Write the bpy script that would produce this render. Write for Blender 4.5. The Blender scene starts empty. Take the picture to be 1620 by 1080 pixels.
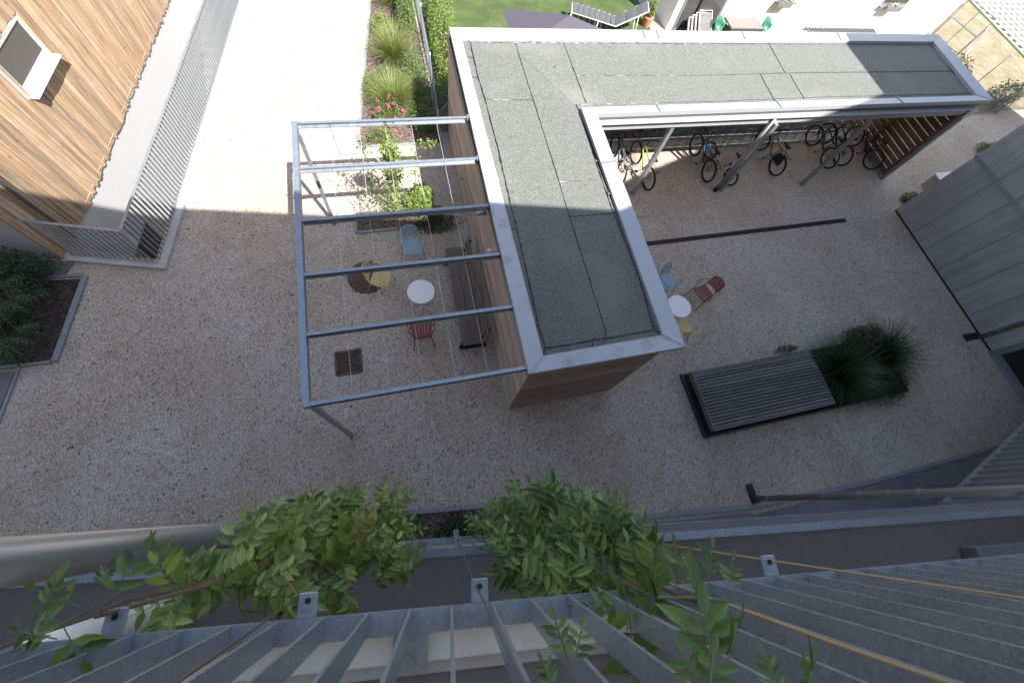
import bpy, math, random
import numpy as np
from math import sin, cos, pi, radians
from mathutils import Vector, Matrix

# ------------------------------------------------------------------ camera, sky, sun, exposure
SC = bpy.context.scene
COL = SC.collection
RC = [[0.9662893, 0.148553, -0.2102785], [-0.2153347, 0.9140163, -0.3438098], [0.141124, 0.3775, 0.9151927]]
CAMZ = 9.0
FPX = 640.0
cam_data = bpy.data.cameras.new('camera')
cam = bpy.data.objects.new('camera', cam_data); COL.objects.link(cam)
cam_data.sensor_width = 36.0
cam_data.lens = 36.0 * FPX / 1620.0
cam_data.clip_start = 0.02
cam_data.clip_end = 500
M4 = Matrix([[RC[i][0], RC[i][1], RC[i][2], (0, 0, CAMZ)[i]] for i in range(3)] + [[0, 0, 0, 1]])
cam.matrix_world = M4
SC.camera = cam

SUN_EL = 52.0
SUN_DIR = Vector((-0.355, 0.69, -1.0)).normalized()      # direction the light travels
sun_az = math.atan2(-SUN_DIR.x, -SUN_DIR.y)               # clockwise from +Y
W = bpy.data.worlds.new("World"); SC.world = W; W.use_nodes = True
nt = W.node_tree; nt.nodes.clear()
sky = nt.nodes.new('ShaderNodeTexSky'); sky.sky_type = 'NISHITA'; sky.sun_disc = False
sky.sun_elevation = radians(SUN_EL); sky.sun_rotation = sun_az
sky.air_density = 1.0; sky.dust_density = 1.5
bg = nt.nodes.new('ShaderNodeBackground'); bg.inputs[1].default_value = 0.108
wo = nt.nodes.new('ShaderNodeOutputWorld')
hs = nt.nodes.new('ShaderNodeHueSaturation'); hs.inputs['Saturation'].default_value = 0.84; nt.links.new(sky.outputs[0], hs.inputs['Color']); nt.links.new(hs.outputs[0], bg.inputs[0]); nt.links.new(bg.outputs[0], wo.inputs[0])
sl = bpy.data.lights.new('sun', 'SUN'); sl.energy = 4.8; sl.angle = radians(0.53); sl.color = (1.0, 0.965, 0.91)
so = bpy.data.objects.new('sun', sl); COL.objects.link(so)
so.rotation_euler = SUN_DIR.to_track_quat('-Z', 'Y').to_euler(); so.location = (10, -20, 30)
SC.view_settings.view_transform = 'Standard'; SC.view_settings.look = 'None'
SC.view_settings.exposure = 1.54; SC.view_settings.gamma = 1.0

def G(px, py, z=0.0):
    """the place at height z that the photograph shows at (px, py)"""
    v = Vector((px - 810.0, -(py - 540.0), -FPX))
    d = Vector([sum(RC[i][j] * v[j] for j in range(3)) for i in range(3)])
    k = (z - CAMZ) / d.z
    return Vector((d.x * k, d.y * k, z))
def GP(px, py, p0, n):
    v = Vector((px - 810.0, -(py - 540.0), -FPX))
    d = Vector([sum(RC[i][j] * v[j] for j in range(3)) for i in range(3)])
    o = Vector((0, 0, CAMZ)); n = Vector(n)
    return o + d * ((Vector(p0) - o).dot(n) / d.dot(n))
def GF(px, py, o=0.04):
    """the place on the facade plane (set out by o) that the photograph shows at (px, py)"""
    return GP(px, py, F(0, o, 0), FN)

# ------------------------------------------------------------------ mesh builder
class MB:
    def __init__(s): s.v = []; s.f = []
    def add(s, vs, fs):
        o = len(s.v); s.v += [tuple(x) for x in vs]; s.f += [tuple(i + o for i in f) for f in fs]; return s
    def box(s, a, b):
        x0, y0, z0 = [min(a[i], b[i]) for i in range(3)]; x1, y1, z1 = [max(a[i], b[i]) for i in range(3)]
        return s.add([(x0,y0,z0),(x1,y0,z0),(x1,y1,z0),(x0,y1,z0),(x0,y0,z1),(x1,y0,z1),(x1,y1,z1),(x0,y1,z1)],
              [(0,3,2,1),(4,5,6,7),(0,1,5,4),(1,2,6,5),(2,3,7,6),(3,0,4,7)])
    def bar(s, p0, p1, w, h, up=(0,0,1)):
        """box along p0-p1, w across (horizontal), h along up, centred"""
        p0 = Vector(p0); p1 = Vector(p1); d = (p1 - p0).normalized(); up = Vector(up)
        r = d.cross(up)
        if r.length < 1e-5: r = d.cross(Vector((1,0,0)))
        r.normalize(); u = r.cross(d).normalized()
        vs = []
        for p in (p0, p1):
            for a, b in ((-1,-1),(1,-1),(1,1),(-1,1)): vs.append(p + r * (a*w/2) + u * (b*h/2))
        return s.add(vs, [(0,1,2,3),(7,6,5,4),(0,4,5,1),(1,5,6,2),(2,6,7,3),(3,7,4,0)])
    def tube(s, pts, r, n=8, caps=True):
        pts = [Vector(p) for p in pts]
        rs = r if isinstance(r, (list, tuple)) else [r] * len(pts)
        o = len(s.v); prev = None
        for i, p in enumerate(pts):
            if i == 0: d = pts[1] - pts[0]
            elif i == len(pts) - 1: d = pts[-1] - pts[-2]
            else: d = (pts[i+1] - pts[i]).normalized() + (pts[i] - pts[i-1]).normalized()
            d.normalize()
            if prev is None:
                a = d.cross(Vector((0,0,1)))
                if a.length < 1e-3: a = d.cross(Vector((1,0,0)))
            else:
                a = prev - d * prev.dot(d)
            a.normalize(); prev = a; b = d.cross(a)
            for k in range(n):
                t = 2*pi*k/n; s.v.append(tuple(p + a*(cos(t)*rs[i]) + b*(sin(t)*rs[i])))
        for i in range(len(pts)-1):
            for k in range(n):
                k2 = (k+1) % n
                s.f.append((o+i*n+k, o+i*n+k2, o+(i+1)*n+k2, o+(i+1)*n+k))
        if caps:
            s.f.append(tuple(o+k for k in range(n))[::-1]); s.f.append(tuple(o+(len(pts)-1)*n+k for k in range(n)))
        return s
    def prism(s, poly, z0, z1):
        n = len(poly); vs = [(p[0],p[1],z0) for p in poly] + [(p[0],p[1],z1) for p in poly]
        area = sum(poly[i][0]*poly[(i+1)%n][1]-poly[(i+1)%n][0]*poly[i][1] for i in range(n))
        if area < 0:
            poly = poly[::-1]; vs = [(p[0],p[1],z0) for p in poly] + [(p[0],p[1],z1) for p in poly]
        return s.add(vs, [tuple(range(n))[::-1], tuple(range(n,2*n))] + [(i,(i+1)%n,(i+1)%n+n,i+n) for i in range(n)])
    def sheet(s, poly, z):
        n = len(poly)
        area = sum(poly[i][0]*poly[(i+1)%n][1]-poly[(i+1)%n][0]*poly[i][1] for i in range(n))
        if area < 0: poly = poly[::-1]
        return s.add([(p[0],p[1],z) for p in poly], [tuple(range(n))])
    def torus(s, c, R, r, axis=(0,1,0), N=28, n=8, a0=0, a1=2*pi):
        c = Vector(c); ax = Vector(axis).normalized()
        u = ax.cross(Vector((0,0,1)))
        if u.length < 1e-3: u = Vector((1,0,0))
        u.normalize(); w = ax.cross(u)
        full = abs(a1 - a0 - 2*pi) < 1e-6
        m = N if full else N + 1; o = len(s.v)
        for i in range(m):
            t = a0 + (a1-a0)*i/N; d = u*cos(t) + w*sin(t)
            for k in range(n):
                q = 2*pi*k/n; s.v.append(tuple(c + d*(R + r*cos(q)) + ax*(r*sin(q))))
        for i in range(N):
            j = (i+1) % m if full else i+1
            for k in range(n):
                k2 = (k+1) % n
                s.f.append((o+i*n+k, o+i*n+k2, o+j*n+k2, o+j*n+k))
        return s
    def disc(s, c, r, h, N=32):
        """upright cylinder with base centre c"""
        return s.prism([(c[0]+r*cos(2*pi*i/N), c[1]+r*sin(2*pi*i/N)) for i in range(N)], c[2], c[2]+h)
    def np(s, V, F):
        o = len(s.v); s.v += [tuple(x) for x in V.tolist()]; s.f += [tuple(i + o for i in f) for f in F]
    def build(s, name, m, parent=None, smooth=False, bevel=0.0, local=False):
        off = Vector((0,0,0))
        if parent is not None and not local:
            q = parent
            while q is not None: off += q.location; q = q.parent
        me = bpy.data.meshes.new(name)
        me.from_pydata([(a-off.x, b-off.y, c-off.z) for a,b,c in s.v], [], s.f)
        me.update()
        ob = bpy.data.objects.new(name, me); COL.objects.link(ob)
        me.materials.append(m)
        if parent is not None: ob.parent = parent
        if smooth: me.polygons.foreach_set('use_smooth', [True]*len(me.polygons))
        if bevel > 0:
            md = ob.modifiers.new('bevel', 'BEVEL'); md.width = bevel; md.segments = 2; md.limit_method = 'ANGLE'
        return ob

def thing(name, label, cat, loc=(0,0,0), rz=0, group=None):
    o = bpy.data.objects.new(name, None); COL.objects.link(o); o.empty_display_size = 0.2
    o.location = loc; o.rotation_euler = (0,0,rz); o['label'] = label; o['category'] = cat
    if group: o['group'] = group
    return o
def tag(o, label, cat, group=None, kind=None):
    if label: o['label'] = label
    if cat: o['category'] = cat
    if group: o['group'] = group
    if kind: o['kind'] = kind
    return o
def struct(o): o['kind'] = 'structure'; return o

# ------------------------------------------------------------------ materials
def new_mat(name):
    m = bpy.data.materials.new(name); m.use_nodes = True
    nt = m.node_tree; b = nt.nodes['Principled BSDF']; return m, nt, b
def N(nt, t, **kw):
    n = nt.nodes.new(t)
    for k, v in kw.items():
        if k.startswith('i_'): n.inputs[int(k[2:]) if k[2:].isdigit() else k[2:].replace('_',' ')].default_value = v
        else: setattr(n, k, v)
    return n
def c4(c): return (c[0], c[1], c[2], 1)
def coords(nt, scale=(1,1,1), rot=(0,0,0)):
    tc = N(nt, 'ShaderNodeTexCoord'); mp = N(nt, 'ShaderNodeMapping')
    mp.inputs['Scale'].default_value = scale; mp.inputs['Rotation'].default_value = rot
    nt.links.new(tc.outputs['Object'], mp.inputs[0]); return mp.outputs[0]
def noise(nt, vec, scale, detail=4, rough=0.55):
    n = N(nt, 'ShaderNodeTexNoise'); n.inputs['Scale'].default_value = scale; n.inputs['Detail'].default_value = detail
    n.inputs['Roughness'].default_value = rough; nt.links.new(vec, n.inputs['Vector']); return n.outputs[0]
def ramp(nt, fac, stops):
    r = N(nt, 'ShaderNodeValToRGB'); e = r.color_ramp.elements
    while len(e) < len(stops): e.new(0.5)
    for i, (p, c) in enumerate(stops): e[i].position = p; e[i].color = c4(c) if len(c) == 3 else c
    nt.links.new(fac, r.inputs[0]); return r.outputs[0]
def mix(nt, fac, a, b, mode='MIX'):
    m = N(nt, 'ShaderNodeMix', data_type='RGBA', blend_type=mode)
    for s, v in ((m.inputs[0], fac), (m.inputs[6], a), (m.inputs[7], b)):
        if isinstance(v, (int, float)): s.default_value = v
        elif isinstance(v, tuple): s.default_value = c4(v)
        else: nt.links.new(v, s)
    return m.outputs[2]
def bump(nt, b, h, strength, dist=0.01):
    n = N(nt, 'ShaderNodeBump'); n.inputs['Strength'].default_value = strength; n.inputs['Distance'].default_value = dist
    nt.links.new(h, n.inputs['Height']); nt.links.new(n.outputs[0], b.inputs['Normal'])
def island(nt): return N(nt, 'ShaderNodeNewGeometry').outputs['Random Per Island']
def hsv(nt, col, val=None, hue=None):
    h = N(nt, 'ShaderNodeHueSaturation')
    nt.links.new(col, h.inputs['Color'])
    if val is not None: nt.links.new(val, h.inputs['Value'])
    if hue is not None: nt.links.new(hue, h.inputs['Hue'])
    return h.outputs[0]
def maprange(nt, v, a, b):
    m = N(nt, 'ShaderNodeMapRange'); m.inputs[3].default_value = a; m.inputs[4].default_value = b
    nt.links.new(v, m.inputs[0]); return m.outputs[0]

def plain(name, c, rough=0.6, metal=0.0, var=0.12, scale=6, bmp=0.0, bscale=40):
    m, nt, b = new_mat(name); v = coords(nt)
    n1 = noise(nt, v, scale, 6)
    col = mix(nt, n1, tuple(x*(1-var) for x in c), tuple(min(1, x*(1+var)) for x in c))
    nt.links.new(col, b.inputs['Base Color']); b.inputs['Roughness'].default_value = rough; b.inputs['Metallic'].default_value = metal
    if bmp: bump(nt, b, noise(nt, v, bscale, 4), bmp, 0.01)
    return m
def gravel():
    m, nt, b = new_mat('gravel'); v = coords(nt)
    vo = N(nt, 'ShaderNodeTexVoronoi'); vo.inputs['Scale'].default_value = 80; nt.links.new(v, vo.inputs['Vector'])
    sep = N(nt, 'ShaderNodeSeparateColor'); nt.links.new(vo.outputs['Color'], sep.inputs[0])
    stone = ramp(nt, sep.outputs[0], [(0.0,(0.13,0.105,0.085)),(0.12,(0.36,0.30,0.245)),(0.5,(0.525,0.455,0.38)),(0.85,(0.63,0.565,0.49)),(1.0,(0.95,0.90,0.84))])
    edge = ramp(nt, vo.outputs['Distance'], [(0.0,(1,1,1)),(0.55,(0.95,0.95,0.95)),(0.95,(0.60,0.57,0.55))])
    c = mix(nt, 1.0, stone, edge, 'MULTIPLY')
    big = noise(nt, v, 0.45, 5, 0.6)
    c = mix(nt, ramp(nt, big, [(0.40,(0,0,0)),(0.60,(1,1,1))]), c, mix(nt, 1.0, c, (0.89,0.85,0.80), 'MULTIPLY'))
    med = noise(nt, v, 2.3, 6, 0.7)
    c = mix(nt, ramp(nt, med, [(0.52,(0,0,0)),(0.72,(0.8,0.8,0.8))]), c, mix(nt, 1.0, c, (0.80,0.75,0.68), 'MULTIPLY'))
    # loose dark grit
    gr = noise(nt, v, 22, 3, 0.6)
    c = mix(nt, ramp(nt, gr, [(0.64,(0,0,0)),(0.70,(0.75,0.75,0.75))]), c, (0.10,0.09,0.08))
    nt.links.new(c, b.inputs['Base Color']); b.inputs['Roughness'].default_value = 0.85
    bump(nt, b, vo.outputs['Distance'], 0.9, -0.012)
    return m
def felt():
    m, nt, b = new_mat('roof_felt'); v = coords(nt)
    sp = noise(nt, v, 62, 3, 0.75); isl = island(nt)
    c = ramp(nt, sp, [(0.32,(0.040,0.045,0.042)),(0.5,(0.108,0.114,0.102)),(0.70,(0.245,0.250,0.222))])
    st = noise(nt, v, 0.6, 4, 0.5)
    c = mix(nt, ramp(nt, st, [(0.55,(0,0,0)),(0.68,(0.35,0.35,0.35))]), c, (0.20,0.195,0.175))
    c = hsv(nt, c, maprange(nt, isl, 0.92, 1.08))
    nt.links.new(c, b.inputs['Base Color']); b.inputs['Roughness'].default_value = 0.8
    bump(nt, b, sp, 0.5, 0.006); return m
def galv(name='galvanised_steel', base=(0.33,0.365,0.405), metal=0.6, rough=0.36, scale=150):
    m, nt, b = new_mat(name); v = coords(nt)
    vo = N(nt, 'ShaderNodeTexVoronoi'); vo.inputs['Scale'].default_value = scale; nt.links.new(v, vo.inputs['Vector'])
    n1 = noise(nt, v, 7, 6, 0.65)
    sep = N(nt, 'ShaderNodeSeparateColor'); nt.links.new(vo.outputs['Color'], sep.inputs[0])
    sp = mix(nt, 0.72, sep.outputs[0], n1)
    c = ramp(nt, sp, [(0.2, tuple(x*0.72 for x in base)), (0.55, base), (0.9, tuple(min(1,x*1.25) for x in base))])
    nt.links.new(c, b.inputs['Base Color']); b.inputs['Metallic'].default_value = metal
    nt.links.new(maprange(nt, n1, rough-0.1, rough+0.15), b.inputs['Roughness']); bump(nt, b, n1, 0.08, 0.01)
    return m
def wood(name, cols, axis, rough=0.75, knots=True, grain=14):
    """axis: 0,1,2 = direction of the grain"""
    m, nt, b = new_mat(name); s = [grain*3]*3; s[axis] = 1.6
    v = coords(nt, tuple(s)); v1 = coords(nt)
    # shift every board
    isl = island(nt); cx = N(nt, 'ShaderNodeCombineXYZ')
    mul = N(nt, 'ShaderNodeMath', operation='MULTIPLY'); mul.inputs[1].default_value = 37.0; nt.links.new(isl, mul.inputs[0])
    for i in range(3): nt.links.new(mul.outputs[0], cx.inputs[i])
    ad = N(nt, 'ShaderNodeVectorMath', operation='ADD'); nt.links.new(v, ad.inputs[0]); nt.links.new(cx.outputs[0], ad.inputs[1])
    g = noise(nt, ad.outputs[0], 1.0, 8, 0.62)
    c = ramp(nt, g, [(0.28, cols[0]), (0.5, cols[1]), (0.72, cols[2])])
    c = hsv(nt, c, maprange(nt, isl, 0.72, 1.22))
    tint = ramp(nt, noise(nt, ad.outputs[0], 0.31, 3), [(0.4,(0,0,0)),(0.66,(1,1,1))])
    c = mix(nt, tint, c, mix(nt, 1.0, c, cols[3], 'MULTIPLY'))
    if knots:
        s2 = [7]*3; s2[axis] = 2.2; v2 = coords(nt, tuple(s2))
        vo = N(nt, 'ShaderNodeTexVoronoi'); vo.inputs['Scale'].default_value = 1.0; nt.links.new(v2, vo.inputs['Vector'])
        c = mix(nt, ramp(nt, vo.outputs['Distance'], [(0.05,(0.85,0.85,0.85)),(0.13,(0,0,0))]), c, tuple(x*0.3 for x in cols[0]))
    nt.links.new(c, b.inputs['Base Color']); b.inputs['Roughness'].default_value = rough
    bump(nt, b, g, 0.25, 0.004); return m
def leafm(name, cols, trans=0.25, rough=0.45):
    m, nt, b = new_mat(name); isl = island(nt)
    c = ramp(nt, isl, [(i/(len(cols)-1), cc) for i, cc in enumerate(cols)])
    v = coords(nt); c = mix(nt, noise(nt, v, 9, 3), c, mix(nt, 1.0, c, (0.7,0.75,0.6), 'MULTIPLY'))
    nt.links.new(c, b.inputs['Base Color']); b.inputs['Roughness'].default_value = rough
    tr = N(nt, 'ShaderNodeBsdfTranslucent'); nt.links.new(mix(nt, 1.0, c, (1.3,1.4,0.6), 'MULTIPLY'), tr.inputs[0])
    ms = N(nt, 'ShaderNodeMixShader'); ms.inputs[0].default_value = trans
    out = nt.nodes['Material Output']
    nt.links.new(b.outputs[0], ms.inputs[1]); nt.links.new(tr.outputs[0], ms.inputs[2]); nt.links.new(ms.outputs[0], out.inputs[0])
    return m
def concrete(name, base, seam=None, rough=0.8):
    m, nt, b = new_mat(name); v = coords(nt)
    n1 = noise(nt, v, 1.3, 7, 0.62); n2 = noise(nt, v, 14, 6, 0.7)
    c = mix(nt, n1, tuple(x*0.62 for x in base), tuple(x*1.3 for x in base))
    c = mix(nt, ramp(nt, n2, [(0.6,(0,0,0)),(0.75,(0.5,0.5,0.5))]), c, tuple(x*0.5 for x in base))
    st = noise(nt, coords(nt, (1,1,0.35)), 0.8, 6, 0.65)
    c = mix(nt, ramp(nt, st, [(0.55,(0,0,0)),(0.68,(0.55,0.55,0.55))]), c, tuple(x*0.45 for x in base))
    h = n2
    if seam:
        v2 = coords(nt, seam); n3 = noise(nt, v2, 1.0, 6, 0.6)
        c = mix(nt, ramp(nt, n3, [(0.35,(0.55,0.55,0.55)),(0.65,(0,0,0))]), c, tuple(x*0.6 for x in base)); h = n3
    nt.links.new(c, b.inputs['Base Color']); b.inputs['Roughness'].default_value = rough
    bump(nt, b, h, 0.25, 0.01); return m
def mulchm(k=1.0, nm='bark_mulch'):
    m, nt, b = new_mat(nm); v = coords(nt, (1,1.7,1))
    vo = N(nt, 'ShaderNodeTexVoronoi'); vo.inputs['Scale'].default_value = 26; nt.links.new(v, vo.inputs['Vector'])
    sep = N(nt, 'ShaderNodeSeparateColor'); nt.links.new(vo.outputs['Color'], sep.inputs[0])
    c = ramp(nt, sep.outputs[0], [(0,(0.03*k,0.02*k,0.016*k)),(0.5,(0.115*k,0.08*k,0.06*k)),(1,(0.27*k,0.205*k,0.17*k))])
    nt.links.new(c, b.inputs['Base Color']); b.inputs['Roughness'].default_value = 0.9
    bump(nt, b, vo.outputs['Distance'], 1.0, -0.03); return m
def lawnm(name, a, b_, c_):
    m, nt, b = new_mat(name); v = coords(nt)
    n1 = noise(nt, v, 1.2, 6, 0.7); n2 = noise(nt, v, 24, 5, 0.8)
    c = ramp(nt, n1, [(0.3,a),(0.52,b_),(0.72,c_)])
    c = hsv(nt, c, maprange(nt, n2, 0.35, 1.6))
    nt.links.new(c, b.inputs['Base Color']); b.inputs['Roughness'].default_value = 0.9; bump(nt, b, n2, 1.0, 0.03); return m

MT = {}
MT['gravel'] = gravel(); MT['felt'] = felt(); MT['galv'] = galv()
MT['cap'] = plain('aluminium_flashing', (0.40,0.415,0.44), 0.42, 0.25, 0.07, 2.5)
m, nt, b = new_mat('stained_flashing'); v = coords(nt)
n1 = noise(nt, v, 2.1, 3, 0.5); n2 = noise(nt, v, 26, 5, 0.8)
msk = N(nt, 'ShaderNodeMath', operation='MULTIPLY'); nt.links.new(ramp(nt, n1, [(0.50,(0,0,0)),(0.60,(1,1,1))]), msk.inputs[0]); nt.links.new(ramp(nt, n2, [(0.40,(0,0,0)),(0.62,(1,1,1))]), msk.inputs[1])
nt.links.new(mix(nt, msk.outputs[0], (0.40,0.415,0.44), (0.27,0.26,0.235)), b.inputs['Base Color']); b.inputs['Roughness'].default_value = 0.5; b.inputs['Metallic'].default_value = 0.2
MT['cap_dirty'] = m
MT['darkmetal'] = plain('dark_metal', (0.045,0.048,0.052), 0.45, 0.3)
MT['greymetal'] = plain('grey_painted_metal', (0.20,0.20,0.21), 0.4, 0.2)
MT['pipe'] = plain('taupe_pipe', (0.27,0.258,0.25), 0.3, 0.4, 0.05)
MT['zinc'] = plain('zinc_pipe', (0.36,0.37,0.40), 0.3, 0.7, 0.08)
MT['whitemetal'] = plain('white_powder_coat', (0.78,0.78,0.78), 0.35, 0.0, 0.03)
MT['whitewall'] = plain('white_render', (0.80,0.79,0.77), 0.9, 0.0, 0.03, 3, 0.2, 120)
MT['stucco'] = plain('light_grey_render', (0.44,0.44,0.445), 0.9, 0.0, 0.05, 3, 0.2, 120)
MT['conc'] = concrete('fair_faced_concrete', (0.37,0.35,0.33), (0.35,9,0.35))
MT['conclight'] = concrete('light_concrete', (0.50,0.47,0.42))
MT['concpale'] = concrete('pale_slab_concrete', (0.82,0.77,0.68))
MT['kerb'] = concrete('kerb_concrete', (0.42,0.42,0.41))
MT['steelkerb'] = plain('grey_edging', (0.22,0.24,0.27), 0.6, 0.1, 0.15)
MT['slate'] = concrete('slate_paving', (0.155,0.155,0.16))
MT['floor'] = plain('balcony_floor', (0.21,0.185,0.172), 0.85, 0, 0.22, 9, 0.3, 160)
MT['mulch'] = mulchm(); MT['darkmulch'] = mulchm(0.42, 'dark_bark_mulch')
MT['lawn'] = lawnm('garden_lawn', (0.032,0.055,0.012), (0.06,0.09,0.022), (0.10,0.12,0.04))
MT['drylawn'] = lawnm('dry_lawn', (0.13,0.15,0.055), (0.26,0.20,0.13), (0.38,0.265,0.21))
MT['drywood_v'] = wood('orange_larch_vertical', [(0.20,0.115,0.065),(0.43,0.275,0.16),(0.55,0.415,0.28),(0.72,0.84,1.0)], 2, grain=9)
MT['wood_x'] = wood('grey_brown_larch_x', [(0.16,0.115,0.09),(0.36,0.275,0.215),(0.50,0.40,0.33),(0.7,0.72,0.76)], 0)
MT['wood_y'] = wood('grey_brown_larch_y', [(0.19,0.145,0.115),(0.50,0.395,0.315),(0.64,0.54,0.45),(0.75,0.77,0.80)], 1)
MT['deck'] = wood('weathered_deck', [(0.10,0.093,0.096),(0.135,0.127,0.13),(0.17,0.16,0.163),(0.85,0.8,0.78)], 0, grain=6)
MT['benchwood'] = wood('bench_plank', [(0.10,0.075,0.062),(0.17,0.13,0.11),(0.22,0.175,0.15),(0.9,0.9,0.9)], 1, knots=False)
MT['rafter'] = wood('spruce_rafter', [(0.25,0.12,0.05),(0.42,0.21,0.10),(0.52,0.29,0.15),(0.9,0.85,0.8)], 1)
MT['darkboard'] = wood('dark_larch_board', [(0.10,0.05,0.03),(0.20,0.10,0.055),(0.28,0.15,0.09),(0.8,0.8,0.8)], 1)
MT['post_wood'] = wood('brown_stud', [(0.12,0.055,0.03),(0.23,0.11,0.06),(0.30,0.16,0.09),(0.8,0.8,0.8)], 2)
MT['bitumen'] = plain('bitumen_bead', (0.012,0.012,0.013), 0.4)
MT['rubber'] = plain('tyre_rubber', (0.012,0.012,0.013), 0.7)
MT['rust'] = plain('rusty_cast_iron', (0.13,0.085,0.062), 0.8, 0.3, 0.4, 30, 0.5, 60)
MT['rustdark'] = plain('dark_rusty_iron', (0.055,0.038,0.03), 0.8, 0.3, 0.4, 30)
MT['glass'] = None
m, nt, b = new_mat('window_glass'); b.inputs['Base Color'].default_value = (0.07,0.065,0.06,1); b.inputs['Roughness'].default_value = 0.08; b.inputs['Specular IOR Level'].default_value = 0.6
MT['glass'] = m
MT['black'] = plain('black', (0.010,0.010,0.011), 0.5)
MT['wis'] = leafm('wisteria_leaf', [(0.035,0.075,0.014),(0.07,0.13,0.025),(0.11,0.19,0.04),(0.17,0.26,0.065),(0.24,0.32,0.10),(0.06,0.11,0.02),(0.13,0.21,0.045)], 0.3)
MT['wislight'] = leafm('light_wisteria_leaf', [(0.08,0.13,0.02),(0.14,0.21,0.035),(0.20,0.28,0.06),(0.29,0.36,0.11),(0.36,0.42,0.15),(0.10,0.16,0.03),(0.22,0.30,0.07)], 0.3)
MT['wisdark'] = leafm('dark_leaf', [(0.012,0.035,0.010),(0.02,0.05,0.013),(0.03,0.065,0.018)], 0.15)
MT['yellowleaf'] = leafm('yellowing_leaf', [(0.35,0.26,0.05),(0.22,0.22,0.05),(0.40,0.28,0.08)], 0.25)
MT['grassblade'] = leafm('ornamental_grass', [(0.10,0.15,0.035),(0.16,0.20,0.05),(0.24,0.27,0.09),(0.32,0.33,0.14)], 0.2)
MT['darkgrass'] = leafm('dark_grass', [(0.010,0.026,0.010),(0.02,0.05,0.014),(0.035,0.065,0.02),(0.13,0.16,0.08)], 0.12)
MT['shrub'] = leafm('bright_shrub_leaf', [(0.08,0.13,0.025),(0.15,0.21,0.04),(0.24,0.29,0.07)], 0.25)
MT['midleaf'] = leafm('mid_green_leaf', [(0.05,0.10,0.02),(0.10,0.17,0.035),(0.15,0.22,0.06)], 0.2)
MT['pink'] = leafm('pink_petal', [(0.42,0.035,0.13),(0.50,0.10,0.21),(0.52,0.24,0.32)], 0.2)
MT['stem'] = plain('brown_stem', (0.12,0.075,0.045), 0.8)
MT['greenstem'] = plain('green_stem', (0.10,0.13,0.04), 0.7)
MT['rope'] = plain('weathered_rope', (0.33,0.23,0.12), 0.8)
MT['wire'] = plain('wire_rope', (0.35,0.35,0.36), 0.35, 0.8)
MT['darkwire'] = plain('dark_wire', (0.10,0.095,0.09), 0.5, 0.4)
MT['lightrope'] = plain('white_cord', (0.62,0.61,0.58), 0.6)
MT['litter'] = leafm('fallen_leaf', [(0.012,0.010,0.009),(0.03,0.023,0.017),(0.055,0.04,0.028),(0.02,0.02,0.014)], 0.05)
MT['terracotta'] = plain('terracotta', (0.42,0.20,0.12), 0.8)
MT['terry'] = plain('grey_textilene', (0.085,0.085,0.095), 0.7, 0, 0.15, 30)
MT['parasol'] = plain('purple_grey_canvas', (0.065,0.058,0.078), 0.85, 0, 0.06)
def cm(n, c): MT[n] = plain(n + '_paint', c, 0.45, 0.0, 0.06)
cm('blue', (0.22,0.36,0.46)); cm('yellow', (0.60,0.48,0.20)); cm('red', (0.20,0.032,0.030)); cm('green', (0.03,0.14,0.09))

# facade line of the near house
TH = math.atan(-0.17); FT = Vector((cos(TH), sin(TH), 0)); FN = Vector((-sin(TH), cos(TH), 0))
F0 = Vector((0, -0.262, 0))
def F(s, o, z): return F0 + FT*s + FN*o + Vector((0,0,z))

# ------------------------------------------------------------------ the setting: ground and what lies in it
def sheet_holes(name, outer, holes, z, m):
    import bmesh
    bm = bmesh.new(); edges = []
    for loop in [outer] + holes:
        vs = [bm.verts.new((p[0], p[1], z)) for p in loop]
        for i in range(len(vs)): edges.append(bm.edges.new((vs[i], vs[(i+1) % len(vs)])))
    bmesh.ops.triangle_fill(bm, edges=edges, use_beauty=True, normal=(0,0,1))
    for f in bm.faces:
        if f.normal.z < 0: f.normal_flip()
    me = bpy.data.meshes.new(name); bm.to_mesh(me); bm.free(); me.materials.append(m)
    o = bpy.data.objects.new(name, me); COL.objects.link(o); return struct(o)
K = Vector((-7.5, 6.92, 0)); WD = Vector((0.145, 0.9894, 0)); WN = Vector((0.9894, -0.145, 0))
def WP(t, z=0, o=0): return K + WD*t + WN*o + Vector((0,0,z))
FC = Vector((-5.60, 6.58, 0)); FS = Vector((0.157, 0.9876, 0)); FF = Vector((-0.972, 0.235, 0))   # the railed corner
WELL = [WP(0.35, 0, -0.01), FC + FS*0.14 - Vector((0.13,0,0)), FC + FS*14.0 - Vector((0.13,0,0)), WP(14.2, 0, -0.01)]
sheet_holes('ground', [(-70,-40),(90,-40),(90,90),(-70,90)], [[tuple(p[:2]) for p in WELL]], 0, MT['gravel'])
# sunken light well with its stair
mb = MB(); z0 = -2.9
for i in range(4):
    if i == 3: continue
    a = WELL[i]; b = WELL[(i+1) % 4]
    mb.add([(a.x,a.y,z0),(b.x,b.y,z0),(b.x,b.y,-0.004),(a.x,a.y,-0.004)], [(3,2,1,0)])
mb.add([(p.x,p.y,z0) for p in WELL], [(0,1,2,3)])
struct(mb.build('light_well', MT['conclight']))
mb = MB()
for i in range(14):
    t = 12.4 - i*0.29; z = -0.2 - i*0.195
    a = WP(t, 0, -0.015); b = a + WN*1.25; c = b - WD*0.31; d = a - WD*0.31
    mb.prism([a, b, c, d], z0, z)
struct(mb.build('steps', MT['conclight']))
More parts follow.
